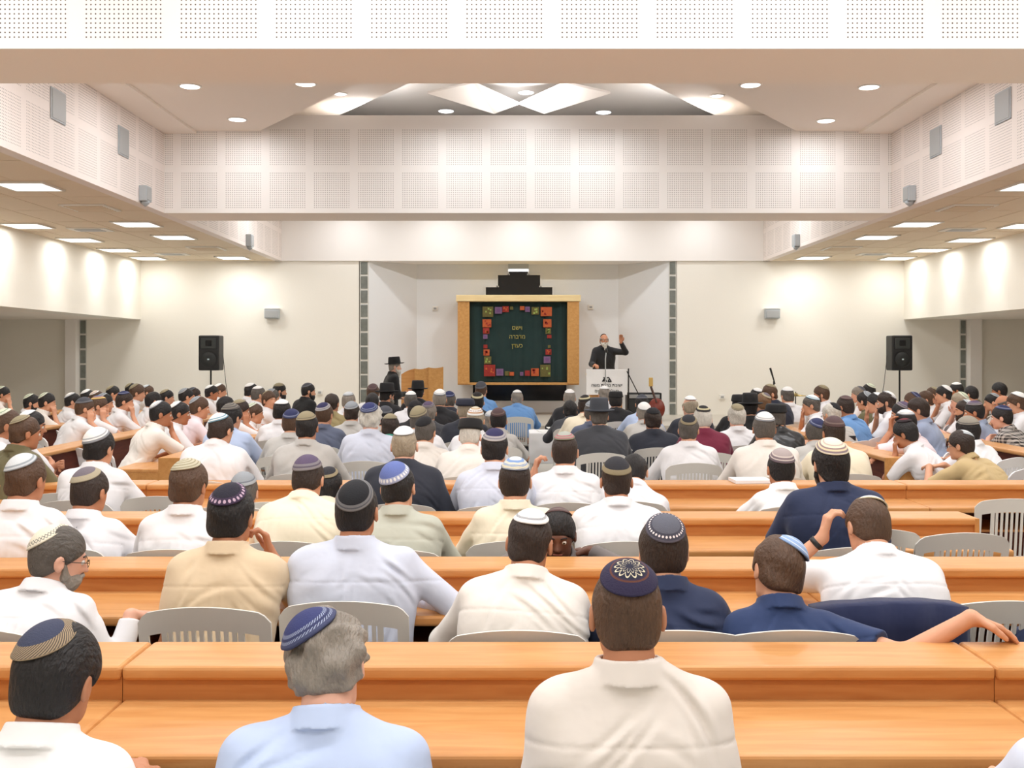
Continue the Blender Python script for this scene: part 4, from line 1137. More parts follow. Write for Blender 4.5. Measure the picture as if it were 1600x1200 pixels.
HC = {k: mat('hair_'+k, c, .6, noise=.35, nscale=60, bump=.9, bscale=140, stretch=(1, .35, .35)) for k, c in dict(black=(24, 20, 20), darkbrown=(48, 34, 26), brown=(82, 58, 40), lightbrown=(116, 86, 58), grey=(140, 132, 122), darkgrey=(88, 82, 76), white=(206, 202, 192), greyblond=(160, 148, 128)).items()}
def cloth(name, rgb, **k): return mat('cloth_'+name.replace(' ', '_'), rgb, .85, bump=.9, bscale=6, sheen=.1, **k)
SH = {'white': (cloth('white', (232, 232, 235)), 'white shirt'), 'white2': (cloth('white_warm', (232, 227, 220)), 'white shirt'), 'cream': (cloth('cream', (236, 226, 202)), 'cream shirt'), 'beige': (cloth('beige', (220, 198, 166)), 'beige shirt'),
      'offwhite': (cloth('offwhite', (222, 214, 206)), 'off-white shirt'), 'lblue': (cloth('light_blue', (182, 198, 228)), 'light blue shirt'), 'pblue': (cloth('pale_blue', (206, 212, 228)), 'pale blue shirt'), 'blue': (cloth('blue', (106, 152, 206)), 'blue shirt'),
      'sage': (cloth('sage', (184, 186, 172)), 'sage grey shirt'), 'lgrey': (cloth('light_grey', (190, 188, 184)), 'light grey shirt'), 'navy': (cloth('navy', (32, 44, 76)), 'navy shirt'), 'navyt': (cloth('navy_tee', (34, 54, 96)), 'navy T-shirt'), 'tee': (cloth('white_tee', (240, 240, 240)), 'white T-shirt'),
      'nsuit': (cloth('navy_suit', (38, 42, 54)), 'navy suit jacket'), 'bsuit': (cloth('black_suit', (28, 28, 32)), 'black jacket'), 'gsuit': (cloth('grey_suit', (62, 64, 70)), 'dark grey suit jacket'), 'bcoat': (cloth('black_coat', (20, 20, 22)), 'long black coat'),
      'maroon': (cloth('maroon', (112, 26, 54)), 'maroon sweater'), 'olive': (cloth('olive', (104, 98, 68)), 'olive shirt'), 'khaki': (cloth('khaki_shirt', (150, 136, 96)), 'khaki shirt'), 'tan': (cloth('tan', (196, 172, 126)), 'tan shirt'), 'slate': (cloth('slate', (92, 100, 122)), 'slate blue shirt'),
      'gblue': (cloth('grey_blue', (150, 162, 188)), 'grey-blue shirt'), 'purple': (cloth('purple_blue', (108, 112, 176)), 'purple-blue shirt'), 'grey': (cloth('grey_shirt', (112, 106, 104)), 'grey shirt'), 'leather': (mat('black_leather', (30, 30, 32), .35, bump=.4, bscale=14), 'black leather jacket'), 'pink': (cloth('pinkish', (236, 222, 228)), 'pinkish white shirt'), 'teal': (cloth('teal', (60, 140, 124)), 'teal shirt'), 'darkjacket': (cloth('dark_jacket', (34, 40, 58)), 'bulky dark jacket')}
def plaid():
    m, nt, b = new_mat('cloth_plaid'); b.inputs['Roughness'].default_value = .85
    tc = nt.nodes.new('ShaderNodeTexCoord'); sp = nt.nodes.new('ShaderNodeSeparateXYZ'); nt.links.new(tc.outputs['Object'], sp.inputs[0])
    a = expr(nt, 'GREATER_THAN', expr(nt, 'FRACT', expr(nt, 'MULTIPLY', expr(nt, 'ADD', sp.outputs[0], sp.outputs[1]), 24)), .5)
    c = expr(nt, 'GREATER_THAN', expr(nt, 'FRACT', expr(nt, 'MULTIPLY', sp.outputs[2], 30)), .5)
    k = expr(nt, 'MULTIPLY', expr(nt, 'ADD', a, c), .5)
    mx = nt.nodes.new('ShaderNodeMix'); mx.data_type = 'RGBA'; nt.links.new(k, mx.inputs[0])
    mx.inputs[6].default_value = (*s2l((40, 38, 42)), 1); mx.inputs[7].default_value = (*s2l((196, 190, 184)), 1)
    nt.links.new(mx.outputs[2], b.inputs['Base Color']); return m
SH['plaid'] = (plaid(), 'black and white checked shirt')
TROU = mat('trouser_dark', (36, 36, 44), .85); TROUK = mat('trouser_khaki', (120, 108, 84), .85)
COATS = {'nsuit', 'bsuit', 'gsuit', 'bcoat', 'leather', 'darkjacket', 'maroon'}

def legs_mesh():
    def sdf(P):
        d = cap(P, (-.085, -.01, .545), (.085, -.01, .545), .10)
        for s in (-1, 1):
            x = cap(P, (s*.09, .02, .53), (s*.12, .40, .51), .085, .062)
            x = smin(x, cap(P, (s*.12, .40, .50), (s*.12, .38, .09), .060, .048), .03)
            d = smin(d, x, .05)
        return smax(d, P[:, 2]-.63, .01)
    return surface(sdf, (-.3, -.2, .0), (.3, .55, .7), .014, 'trousers')
def shoe_mesh():
    def sdf(P):
        d = cap(P, (0, -.03, .05), (0, .12, .035), .042, .036); d = smin(d, cap(P, (0, -.04, .05), (0, -.04, .09), .04), .03)
        return smax(d, -(P[:, 2]-.003), .004)
    return surface(sdf, (-.08, -.12, -.02), (.08, .2, .16), .008, 'shoe')
def stand_legs():
    def sdf(P):
        d = cap(P, (-.075, -.0, .93), (.075, 0, .93), .115)
        for s in (-1, 1):
            x = cap(P, (s*.085, 0, .9), (s*.095, .01, .5), .09, .065); x = smin(x, cap(P, (s*.095, .01, .5), (s*.10, -.01, .09), .062, .05), .03)
            d = smin(d, x, .04)
        return smax(d, P[:, 2]-1.0, .01)
    return surface(sdf, (-.3, -.2, 0), (.3, .2, 1.1), .014, 'trousers')
LEGS, SHOE, SLEGS = legs_mesh(), shoe_mesh(), stand_legs()
SHOEM = mat('shoe_black', (22, 20, 20), .35)
LEGS.materials.append(TROU); SLEGS.materials.append(TROU); SHOE.materials.append(SHOEM)
cache = {}
PEOPLE = []
def P(x, y, d, zone, shirt, cap_='white', hc='darkbrown', hair='short', h=0, hy=0, hp=8, hr=0, lean=12, arms=('desk', 'desk'), b=1.0, sl=None, skin='s', ct=(28, 0), cs='m', beard=None, glasses=False, face=None, hunch=0.0, side=0.0, hat=None, zt=None, seat=True, floor=0.0, note='', seed=None, chairon=True, bc=None, tr=None, watch=None, extra=None):
    PEOPLE.append(dict(locals()))
# ---------------------------------------------------------------- who sits where (x, y: crown of the head in the picture; d: distance)
D2 = ('desk', 'desk'); LP = ('lap', 'lap'); CR = ('desk', 'chin'); CLt = ('chin', 'desk'); CC = ('cross', 'cross'); KR = ('desk', 'cheek'); KL = ('cheek', 'desk')
# nearest row
P(90, 978, 2.3, 'r1', 'tee', 'navykhaki', 'black', 'full', hy=12, hp=10, hr=4, arms=({'W': (-.2, .35, .8)}, {'W': (.17, .34, .80), 'hd': (-.5, .8, 0), 'curl': .25}), sl=.6, ct=(30, -14), cs='m', b=1.0, lean=14, skin='t', note='person in white T-shirt and slate skullcap with checked khaki rim, black hair, bottom left corner')
P(512, 958, 2.4, 'r1', 'lblue', 'navyrim', 'grey', 'curly', arms=LP, hy=3, hp=27, hr=-8, ct=(34, -28), cs='m', b=1.14, lean=20, skin='p', note='person in light blue shirt with curly grey hair and navy skullcap, nearest row')
P(980, 877, 2.3, 'r1', 'offwhite', 'flower', 'brown', 'crop', arms=LP, hp=6, ct=(30, 0), cs='m', b=1.03, lean=8, skin='t', note='person in off-white shirt and dark navy skullcap with crocheted flower, nearest row')
P(1722, 950, 2.1, 'r1', 'pblue', 'white', 'brown', hp=6, lean=14, b=1.0, note='pale shirt sleeve of a person cut off at the lower right corner')
# second row
P(92, 822, 3.8, 'r2', 'white', 'whitezig', 'darkgrey', 'short', hy=52, hp=12, h=8, arms=('desk', {'W': (.30, .34, .82)}), sl=2.0, ct=(26, -16), cs='l', beard='short', bc='grey', glasses=True, lean=20, b=1.06, skin='p')
P(362, 760, 3.95, 'r2', 'beige', 'purplerim', 'black', 'full', hy=10, hp=6, arms=('lap', {'W': (.13, .30, 1.00), 'pole': (.8, .2, -1), 'hd': (-.25, 0, 1), 'hn': (-.8, -.3, 0), 'curl': .9}), ct=(18, 2), cs='m', lean=12, b=1.05, skin='t', sl=.8)
P(558, 752, 4.0, 'r2', 'pblue', 'blackgrey', 'black', 'short', hp=4, hy=8, ct=(32, 4), cs='l', lean=8, b=1.24, sl=2.0, skin='t', arms=('desk', {'W': (.22, .26, .80), 'pole': (1, -.2, -.6)}))
P(828, 794, 3.7, 'r2', 'white2', 'whiteline', 'darkbrown', 'crop', hy=12, hp=14, hr=3, ct=(8, 3), cs='m', lean=22, b=1.10, side=4, skin='t', hunch=.3, sl=2.0)
P(1037, 806, 3.6, 'r2', 'navy', 'greydots', 'darkbrown', 'full', hy=4, hp=8, ct=(26, 3), cs='m', lean=14, b=1.0, sl=2.0, hunch=.3)
P(1215, 838, 3.55, 'r2', 'navyt', 'lightblue', 'brown', 'full', hy=-14, hp=16, hr=12, ct=(4, 28), cs='m', lean=24, b=.94, sl=.72, arms=('desk', {'W': (.56, -.06, .975), 'pole': (.2, -.6, -.4), 'hd': (.85, .05, -.35), 'hn': (0, -.2, -1), 'curl': .22}), note='person in navy T-shirt with an arm stretched over the next chair, light blue skullcap')
P(1355, 772, 4.1, 'r2', 'white', 'whitestripe', 'brown', 'short', hy=-14, hp=22, hr=6, ct=(-17, 18), cs='m', lean=24, b=1.2, hunch=.5, arms=({'W': (-.17, .38, 1.06), 'pole': (-.9, .0, -1), 'hd': (.25, .0, 1), 'hn': (.9, 0, 0), 'curl': .8}, 'desk'), watch=0, sl=.8, chairon=False)
P(1646, 892, 3.8, 'r2', 'navy', 'black', 'black', lean=34, arms=LP, note='dark-haired person mostly cut off by the right picture edge, second row')
P(872, 826, 4.75, 'r2', 'grey', 'brown', 'black', 'short', h=178, hy=6, hp=16, lean=18, skin='d', arms=({'W': (-.16, .30, .87)}, {'W': (.16, .30, .87)}), b=.9, sl=2.0, zt=1.04, chairon=False, note='dark-skinned person in grey turned to face back, mostly hidden behind the white-capped person')
# third row
P(42, 711, 4.75, 'r3', 'white', 'lightgrey', 'brown', 'short', hy=16, hp=8, ct=(14, -12), cs='l', lean=12, b=1.02, skin='t')
P(141, 732, 5.1, 'r3', 'white', 'greykhaki', 'darkbrown', 'short', hy=18, hp=10, ct=(14, -8), cs='l', lean=16, b=.95, skin='t')
P(296, 721, 4.9, 'r3', 'white', 'spiral', 'brown', 'full', hy=14, hp=6, ct=(2, -6), cs='m', lean=14, b=.96, skin='t', sl=2.0)
P(482, 710, 5.4, 'r3', 'cream', 'purple', 'darkbrown', 'short', hy=8, hp=20, ct=(18, -4), cs='xl', lean=26, b=1.12, hunch=.6, sl=2.0)
P(622, 724, 4.95, 'r3', 'sage', 'bluesilver', 'black', 'short', hy=10, hp=10, hr=-4, ct=(22, -12), cs='xl', lean=18, b=1.06, sl=2.0)
P(805, 716, 5.2, 'r3', 'cream', 'bluegold', 'darkbrown', 'short', hy=4, hp=4, ct=(2, 2), cs='l', lean=10, b=1.0)
P(963, 716, 5.3, 'r3', 'white', 'blackkhaki', 'darkbrown', 'crop', hy=0, hp=8, ct=(14, 0), cs='xl', lean=22, b=1.12, sl=2.0, skin='t')
P(1297, 688, 5.1, 'r3', 'navy', 'striped', 'black', 'long', hy=-10, hp=4, ct=(10, -4), cs='l', lean=14, b=1.2, beard='full', sl=.9)
# fourth row
P(156, 672, 6.6, 'r4', 'white', 'whitegrey', 'black', 'full', hy=20, hp=8, ct=(16, -8), cs='xl', lean=14, b=1.0)
P(382, 744, 6.35, 'r4', 'white', 'grey', 'darkgrey', 'short', hp=14, ct=(14, -4), cs='xl', lean=36, zt=1.02, b=.8)
P(514, 733, 6.4, 'r4', 'cream', 'blackkhaki', 'black', 'short', hp=14, hy=10, ct=(20, 0), cs='m', lean=36, zt=1.05, b=.75)
P(632, 667, 6.45, 'r4', 'nsuit', 'white', 'greyblond', 'crop', hp=6, ct=(8, -2), cs='m', lean=12, b=1.12, skin='p', arms=('desk', {'W': (.2, .3, .78)}))
P(773, 671, 6.4, 'r4', 'pblue', 'navylg', 'black', 'short', hp=8, hy=8, ct=(14, 4), cs='l', lean=16, b=1.06, sl=2.0)
P(883, 676, 6.5, 'r4', 'white', 'pinkrim', 'darkbrown', 'short', hp=2, hy=8, ct=(0, -2), cs='m', lean=14, b=1.02, arms=({'W': (-.20, .24, 1.02), 'hd': (.2, 0, 1), 'hn': (.7, 0, 0), 'curl': .9, 'pole': (-.6, .4, -1)}, 'desk'))
P(992, 702, 6.75, 'r4', 'white', None, 'black', 'short', hp=30, hy=10, lean=34, side=14, b=1.12, hunch=.5)
P(1220, 702, 6.3, 'r4', 'tee', 'mauvestripe', 'black', 'crop', hp=4, hy=-4, ct=(8, 0), cs='xl', lean=18, b=.85, skin='t')
# middle chairs (behind the front table)
P(346, 645, 7.70, 'c', 'white', 'whiteblue', 'darkbrown', 'short', hy=26, hp=14, ct=(14, -14), cs='l', lean=22, b=1.14, hunch=.4)
P(362, 632, 9.53, 'c', 'lblue', 'darkspiral', 'black', 'full', hy=24, hp=8, ct=(4, 0), cs='l', lean=16, b=1.0)
P(441, 626, 11.00, 'c', 'white', 'white', 'black', 'full', hy=12, ct=(4, 2), cs='m', lean=14)
P(456, 640, 9.36, 'c', 'lgrey', 'navy', 'brown', 'short', hy=6, ct=(18, 0), cs='l', lean=16)
P(480, 644, 8.00, 'c', 'lgrey', 'khaki', 'black', 'short', hy=4, ct=(8, -4), cs='l', lean=14, sl=2.0, skin='t', b=1.08)
P(507, 630, 10.30, 'c', 'slate', 'navylg', 'brown', 'short', hy=8, ct=(18, -4), cs='l', lean=12, sl=2.0)
P(519, 615, 12.34, 'c', 'khaki', None, 'darkbrown', 'short', hy=8, lean=12, skin='t')
P(545, 613, 13.40, 'f', 'white', 'lightgrey', 'grey', 'short', hy=10, ct=(6, 0), lean=12)
P(550, 628, 11.20, 'c', 'lgrey', 'grey', 'darkbrown', 'short', hy=6, ct=(18, -4), cs='l', lean=14, sl=2.0)
P(579, 633, 8.92, 'c', 'pblue', 'navyrim', 'white', 'curly', hy=4, hp=8, ct=(20, -6), cs='m', lean=14, sl=2.0, b=1.08, skin='p')
P(583, 601, 14.43, 'f', 'white', 'brown', 'brown', 'full', lean=10)
P(582, 614, 12.79, 'f', 'white', None, 'black', 'short', lean=12)
P(605, 604, 13.87, 'f', 'bsuit', None, 'black', 'short', hy=40, lean=12, beard='full', bc='grey', hat='hat')
P(602, 635, 10.53, 'c', 'lgrey', 'darkgrey', 'black', 'short', ct=(14, 0), cs='l', lean=14, b=.9)
P(610, 647, 9.92, 'c', 'teal', 'khaki', 'darkbrown', 'short', ct=(2, 0), lean=20, b=.75)
P(642, 612, 13.21, 'f', 'white', 'white', 'darkgrey', 'short', ct=(6, 0), lean=12)
P(653, 600, 14.40, 'f', 'bsuit', None, 'black', 'short', lean=10, hat='hat')
P(649, 627, 11.93, 'f', 'bsuit', 'black', 'black', 'full', ct=(10, 0), cs='l', lean=14)
P(670, 628, 11.32, 'c', 'gsuit', 'purple', 'grey', 'short', hy=6, ct=(18, -4), cs='m', lean=12)
P(656, 636, 9.40, 'c', 'white', 'khaki', 'darkgrey', 'short', hy=8, ct=(18, -8), cs='xl', lean=18, sl=2.0)
P(665, 652, 8.44, 'c', 'white2', 'black', 'darkgrey', 'short', hy=16, hp=12, ct=(26, -4), cs='m', lean=20, sl=2.0)
P(687, 609, 12.50, 'f', 'bsuit', 'whitegrey', 'grey', 'short', ct=(14, 2), cs='l', lean=12)
P(702, 612, 13.62, 'f', 'nsuit', 'navy', 'darkgrey', 'short', ct=(14, 0), cs='l', lean=12)
P(727, 624, 10.87, 'c', 'nsuit', None, 'greyblond', 'crop', hy=4, lean=12, hat='beret', b=1.1, skin='p')
P(752, 597, 14.80, 'f', 'blue', 'darkgrey', 'brown', 'short', hy=14, ct=(22, 0), cs='xl', lean=12)
P(746, 614, 13.00, 'f', 'bsuit', 'ringkhaki', 'black', 'short', hy=6, ct=(20, 0), cs='xl', lean=14)
P(743, 637, 9.78, 'c', 'white', 'pattern', 'greyblond', 'crop', hp=12, ct=(12, 0), cs='xl', lean=20, sl=2.0)
P(735, 655, 7.97, 'c', 'white2', None, 'white', 'crop', hp=18, hy=8, lean=24, hat='cap', b=1.1, sl=2.0, hunch=.4, skin='p')
P(768, 641, 11.43, 'c', 'gsuit', 'lightgrey', 'grey', 'short', ct=(14, -6), lean=16, zt=1.13)
P(779, 638, 10.36, 'c', 'lgrey', 'brown', 'black', 'short', ct=(18, -4), cs='l', lean=20, b=.8)
P(808, 609, 15.13, 'f', 'blue', 'white', 'grey', 'short', hy=4, hp=8, ct=(0, 0), cs='m', lean=24, b=1.2, sl=2.0, chairon=2, hunch=.4)
P(890, 609, 14.29, 'f', 'bsuit', 'white', 'grey', 'short', ct=(10, 0), cs='m', lean=10, b=1.0)
P(891, 626, 13.00, 'f', 'gsuit', None, 'black', 'full', lean=14)
P(915, 618, 11.90, 'c', 'cream', 'ringkhaki', 'darkbrown', 'short', hy=8, ct=(10, -4), cs='l', lean=22, b=1.15, sl=2.0)
P(944, 604, 14.64, 'f', 'white', 'white', 'grey', 'short', hy=-8, ct=(2, 0), lean=8)
P(962, 613, 13.93, 'f', 'bsuit', None, 'black', 'full', lean=10, hat='cap', b=1.1)
P(936, 630, 9.60, 'c', 'gsuit', None, 'darkgrey', 'short', hp=8, lean=12, hat='hat', b=1.18)
P(925, 627, 11.00, 'c', 'slate', 'grey', 'darkgrey', 'short', ct=(14, -4), lean=12)
P(1003, 617, 13.38, 'f', 'lblue', 'darkgrey', 'black', 'short', ct=(0, 0), cs='l', lean=12)
P(1006, 629, 11.91, 'c', 'lgrey', 'white', 'grey', 'short', ct=(22, 0), cs='l', lean=14)
P(1020, 638, 10.11, 'c', 'nsuit', 'black', 'darkbrown', 'short', ct=(12, 0), cs='m', lean=12, b=1.12, skin='t')
P(1078, 619, 11.50, 'c', 'nsuit', 'white', 'greyblond', 'ring', hy=-12, ct=(4, 0), cs='m', lean=14, b=1.04, skin='p')
P(1076, 649, 8.70, 'c', 'white', 'blackkhaki', 'darkgrey', 'short', hy=8, hp=4, ct=(22, 4), cs='m', lean=10, b=1.08, sl=2.0)
P(1098, 635, 9.65, 'c', 'maroon', 'ringkhaki', 'white', 'short', hy=-6, ct=(10, 0), cs='m', lean=12, b=1.06, skin='p')
P(1151, 633, 10.35, 'c', 'white', 'khaki', 'white', 'full', hy=4, ct=(18, 0), cs='s', lean=12, sl=2.0, skin='p')
P(1156, 618, 12.24, 'c', 'bcoat', None, 'black', 'short', hy=30, lean=16, hat='cap')
P(1172, 621, 11.50, 'c', 'bcoat', None, 'black', 'short', hy=10, lean=12, hat='hat', b=1.05)
P(1194, 645, 7.87, 'c', 'white2', 'whitegrey', 'darkgrey', 'short', hy=6, ct=(10, 2), cs='l', lean=18, b=1.14, sl=2.0, skin='t')
P(1212, 633, 9.78, 'c', 'leather', None, 'darkgrey', 'short', hy=-16, lean=14, hat='cap', b=1.05)
P(1182, 607, 14.40, 'f', 'white', 'white', 'black', 'short', hy=-40, ct=(8, 0), lean=10)
P(1202, 601, 13.36, 'f', 'darkjacket', 'khaki', 'brown', 'short', h=-30, hy=-70, hp=10, ct=(14, 0), lean=14, b=1.25, beard='short')
P(1192, 615, 12.72, 'f', 'darkjacket', 'greykhaki', 'lightbrown', 'full', hy=-20, ct=(20, 20), cs='s', lean=14)
P(1230, 605, 13.86, 'f', 'white', 'white', 'darkgrey', 'short', hy=-10, ct=(4, 0), cs='l', lean=10)
P(1274, 654, 9.20, 'c', 'lgrey', 'navy', 'darkgrey', 'short', hy=14, ct=(14, 20), cs='l', lean=18, b=.98, sl=2.0)
P(1302, 651, 8.05, 'c', 'cream', 'brown', 'darkbrown', 'short', hy=-6, ct=(8, 0), cs='xl', lean=20, b=1.12, sl=2.0, skin='t', hunch=.3)
P(482, 599, 15.60, 'f', 'bcoat', 'darkgrey', 'black', 'short', h=40, hy=30, ct=(20, 0), cs='l', lean=8, beard='full', arms=LP)
# left side
A_ = [D2, CR, LP, CLt, CC, KR]
def S_(x, y, d, shirt='white', cap_='white', hc='darkbrown', h=58, hy=8, i=0, **k):
    k.setdefault('lean', 20); k.setdefault('cs', 'm'); k.setdefault('ct', (26, 0))
    P(x, y, d, 'ls' if x < 800 else 'rs', shirt, cap_, hc, k.pop('hair', 'short'), h=h if x < 800 else -h, hy=hy if x < 800 else -hy, arms=k.pop('arms', A_[i % 6]), **k)
S_(40, 650, 7.37, 'olive', 'khaki', 'brown', 24, 26, ct=(16, -8), skin='t', b=1.04, sl=2.0)
S_(12, 640, 7.86, 'white', 'greenwhite', 'brown', 56, 10, skin='t', arms=D2)
S_(50, 642, 8.46, 'white', 'white', 'black', 50, 20, skin='t', arms=CC)
S_(252, 627, 9.83, 'white2', 'whitegrey', 'black', 56, 16, ct=(34, 0), lean=26, b=1.1, arms=({'W': (-.06, .42, .82)}, {'W': (.02, .40, 1.02), 'pole': (.5, .6, -1), 'hd': (.0, -.1, 1), 'hn': (0, -1, 0), 'curl': 1.0}), skin='t')
S_(281, 628, 10.65, 'white', 'white', 'black', 60, 10, skin='t', arms=D2, ct=(34, 0))
S_(133, 622, 11.57, 'white', 'darkgrey', 'brown', 50, 14, cs='xl', ct=(8, 0), arms=({'W': (-.1, .3, .8)}, 'cheek'), lean=26, b=1.08)
S_(195, 612, 12.79, 'white', 'navy', 'darkbrown', 60, 14, ct=(6, 0), arms=CR)
S_(155, 619, 12.18, 'white', 'orangeblue', 'brown', 60, 18, cs='l', ct=(6, -10), arms=KR)
S_(50, 616, 13.84, 'white', 'greenwhite', 'black', 62, 16, beard='full', ct=(30, 0), arms=D2)
S_(74, 614, 13.39, 'white2', 'greenwhite', 'black', 62, 10, arms=CR, ct=(34, 0))
S_(114, 614, 14.36, 'white', 'whitegrey', 'black', 56, 10, ct=(30, -10), cs='l', arms=D2)
S_(5, 604, 15.46, 'white2', 'greenwhite', 'black', 60, 10, arms=CR)
S_(138, 609, 15.46, 'white', 'white', 'black', 60, 6, arms=D2)
S_(152, 611, 14.96, 'white', 'pattern', 'brown', 56, 10, arms=CR)
S_(164, 615, 13.31, 'lgrey', 'grey', 'black', 60, 10, arms=D2)
S_(177, 603, 16.06, 'white', 'khaki', 'black', 60, 14, arms=D2, ct=(34, 0))
S_(206, 599, 17.37, 'white', 'khaki', 'black', 62, 10, arms=D2, ct=(40, 0))
S_(215, 601, 14.80, 'white', 'khaki', 'brown', 62, 14, arms=LP, hair='full', ct=(34, 0), lean=14)
S_(231, 602, 16.93, 'lgrey', 'lightgrey', 'brown', 62, 20, arms=D2)
S_(240, 613, 13.89, 'white', None, 'black', 56, 4, arms=CC, hair='full')
S_(261, 609, 15.67, 'white', 'khaki', 'black', 62, 20, arms=D2)
S_(291, 607, 14.72, 'white', 'grey', 'black', 58, 6, arms=D2, ct=(34, 0))
S_(303, 606, 15.35, 'gblue', 'darkgrey', 'darkbrown', 60, 10, arms=D2)
S_(312, 620, 11.31, 'pink', 'grey', 'brown', 56, 12, ct=(36, -4), arms=D2, lean=24, b=1.06)
S_(331, 602, 16.29, 'white', 'white', 'black', 60, 14, skin='t', arms=D2)
S_(344, 600, 17.11, 'white', 'white', 'brown', 60, 20, arms=D2)
S_(353, 620, 12.84, 'white', None, 'black', 50, 10, hair='full', arms=D2)
S_(376, 625, 11.83, 'white', 'khaki', 'darkbrown', 56, 14, ct=(10, 0), arms=KR, skin='t')
S_(398, 630, 12.44, 'white', 'greenwhite', 'brown', 66, 16, arms=CC, lean=16, b=.85)
S_(421, 612, 13.63, 'white', 'khaki', 'brown', 70, 60, hp=-4, arms=CC, b=.85, hair='full', ct=(24, 0))
S_(393, 599, 15.55, 'white', 'white', 'black', 40, 16, arms=LP, ct=(20, 0))
S_(404, 604, 14.49, 'white', 'white', 'darkgrey', 40, 10, arms=LP, ct=(8, 0))
S_(426, 608, 15.10, 'white2', 'grey', 'darkgrey', 40, 20, arms=LP)
S_(437, 599, 16.09, 'white', 'khaki', 'black', 44, 30, beard='full', arms=LP, ct=(6, 0), cs='l')
# right side
S_(1267, 618, 12.28, 'white', 'whiteblue', 'darkgrey', 62, 10, ct=(14, 0), arms=CR, cs='l')
S_(1283, 603, 14.34, 'white', 'khaki', 'brown', 60, 14, beard='short', ct=(20, 0), arms=D2, hair='full')
S_(1299, 630, 10.92, 'lgrey', 'black', 'white', 30, 6, ct=(30, 14), arms=D2)
S_(1320, 619, 11.45, 'blue', 'brown', 'darkbrown', 40, 4, ct=(10, 0), arms=D2, b=1.1, skin='t')
S_(1341, 604, 15.44, 'white', 'darkgrey', 'grey', 60, 20, ct=(34, 0), arms=D2, skin='p')
S_(1357, 600, 16.07, 'white', 'greenwhite', 'black', 60, 4, arms=D2)
S_(1351, 612, 12.91, 'olive', 'grey', 'black', 44, 0, arms=D2, ct=(40, 0))
S_(1368, 614, 12.30, 'white', 'white', 'black', 60, 16, arms=CR)
S_(1384, 612, 11.69, 'white', 'whitegrey', 'darkbrown', 58, 14, beard='short', ct=(34, 8), cs='l', arms=CR)
S_(1425, 613, 13.37, 'white', 'navy', 'brown', 60, 14, ct=(40, 0), cs='l', arms=CR)
S_(1434, 622, 10.44, 'gblue', None, 'darkbrown', 56, 10, arms=D2, hair='full', b=1.06)
S_(1408, 629, 11.05, 'pink', 'purple', 'black', 56, 14, arms=KR, cs='xl')
S_(1414, 641, 9.92, 'pink', 'whitegrey', 'black', 50, 4, ct=(4, 0), cs='l', arms=({'W': (-.12, .34, 1.0), 'hd': (.1, 0, 1), 'hn': (0, -1, 0), 'pole': (-.8, .6, -1)}, 'desk'), skin='t')
S_(1414, 656, 9.15, 'white', 'redblack', 'black', 54, 4, ct=(4, 0), cs='s', arms=CLt, lean=34, b=1.08, hp=16, hair='full', skin='t', note='leaning person in white shirt with hand on chin, small dark red skullcap, right side')
S_(1446, 611, 14.30, 'white', None, 'brown', 62, 10, arms=CR, hair='full')
S_(1457, 605, 16.53, 'lgrey', 'khaki', 'brown', 60, 10, arms=D2)
S_(1474, 602, 13.68, 'white', 'white', 'black', 60, 10, ct=(34, 0), arms=KR, cs='l', lean=26)
S_(1494, 598, 15.92, 'sage', 'white', 'black', 60, 12, ct=(0, 0), arms=D2, skin='t')
S_(1499, 613, 12.89, 'white', 'greenwhite', 'greyblond', 58, 10, arms=KR, ct=(46, 0), skin='p', cs='l')
S_(1517, 603, 15.09, 'olive', None, 'black', 40, 4, arms=D2)
S_(1507, 625, 12.08, 'purple', 'lightgrey', 'darkbrown', 60, 12, beard='full', arms=D2, ct=(40, 0), cs='l')
S_(1522, 627, 11.40, 'gblue', 'purple', 'black', 54, 10, ct=(0, 0), cs='l', arms=D2, skin='t', b=1.05)
S_(1512, 653, 9.22, 'white', 'taupe', 'black', 30, -4, ct=(6, -4), cs='xl', arms=D2, hair='full')
S_(1501, 672, 8.51, 'tan', 'lightgrey', 'darkbrown', 34, 16, ct=(10, 26), cs='l', arms=D2, glasses=True, lean=28, b=1.04)
S_(1550, 615, 14.11, 'lgrey', 'grey', 'black', 60, 14, arms=KR)
S_(1561, 598, 15.37, 'white', None, 'black', 62, 2, arms=D2, skin='t', hair='full')
S_(1567, 617, 12.31, 'white', None, 'darkgrey', 56, 10, arms=KR, hair='ring', skin='t')
S_(1565, 634, 10.78, 'plaid', 'navy', 'black', 44, 14, ct=(10, 6), cs='l', arms=('cross', 'desk'), b=1.08, sl=.8, skin='p')
S_(1588, 614, 11.60, 'white', 'white', 'brown', 60, 14, arms=D2, ct=(20, 0), cs='l', hair='full')
# on the stage
P(944, 522, 19.95, 'st', 'bsuit', 'black', 'grey', 'ring', h=180, hy=-8, hp=-2, hr=0, lean=2, seat=False, floor=.5, arms=({'W': (-.30, .30, 1.50), 'pole': (-1, -.3, -1), 'hd': (-.05, .1, 1), 'hn': (.3, 1, 0), 'curl': .5}, {'W': (.20, .38, 1.06), 'pole': (.5, -.4, -1), 'hn': (0, 0, -1)}), beard='long', bc='white', glasses=True, face=True, ct=(40, 0), cs='s', skin='t', note='bearded person in black jacket speaking at the lectern with one hand raised', b=1.0)
P(617, 562, 17.9, 'st', 'bcoat', None, 'grey', 'short', h=70, hy=12, hp=4, lean=4, seat=False, floor=0.0, arms=({'W': (-.1, .2, 1.0)}, {'W': (.08, .26, 1.08), 'hn': (0, 0, 1), 'curl': .9}), beard='long', bc='white', face=True, hat='hat', skin='p', note='white-bearded person in long black coat and brimmed hat standing by the wooden lectern', b=1.1)
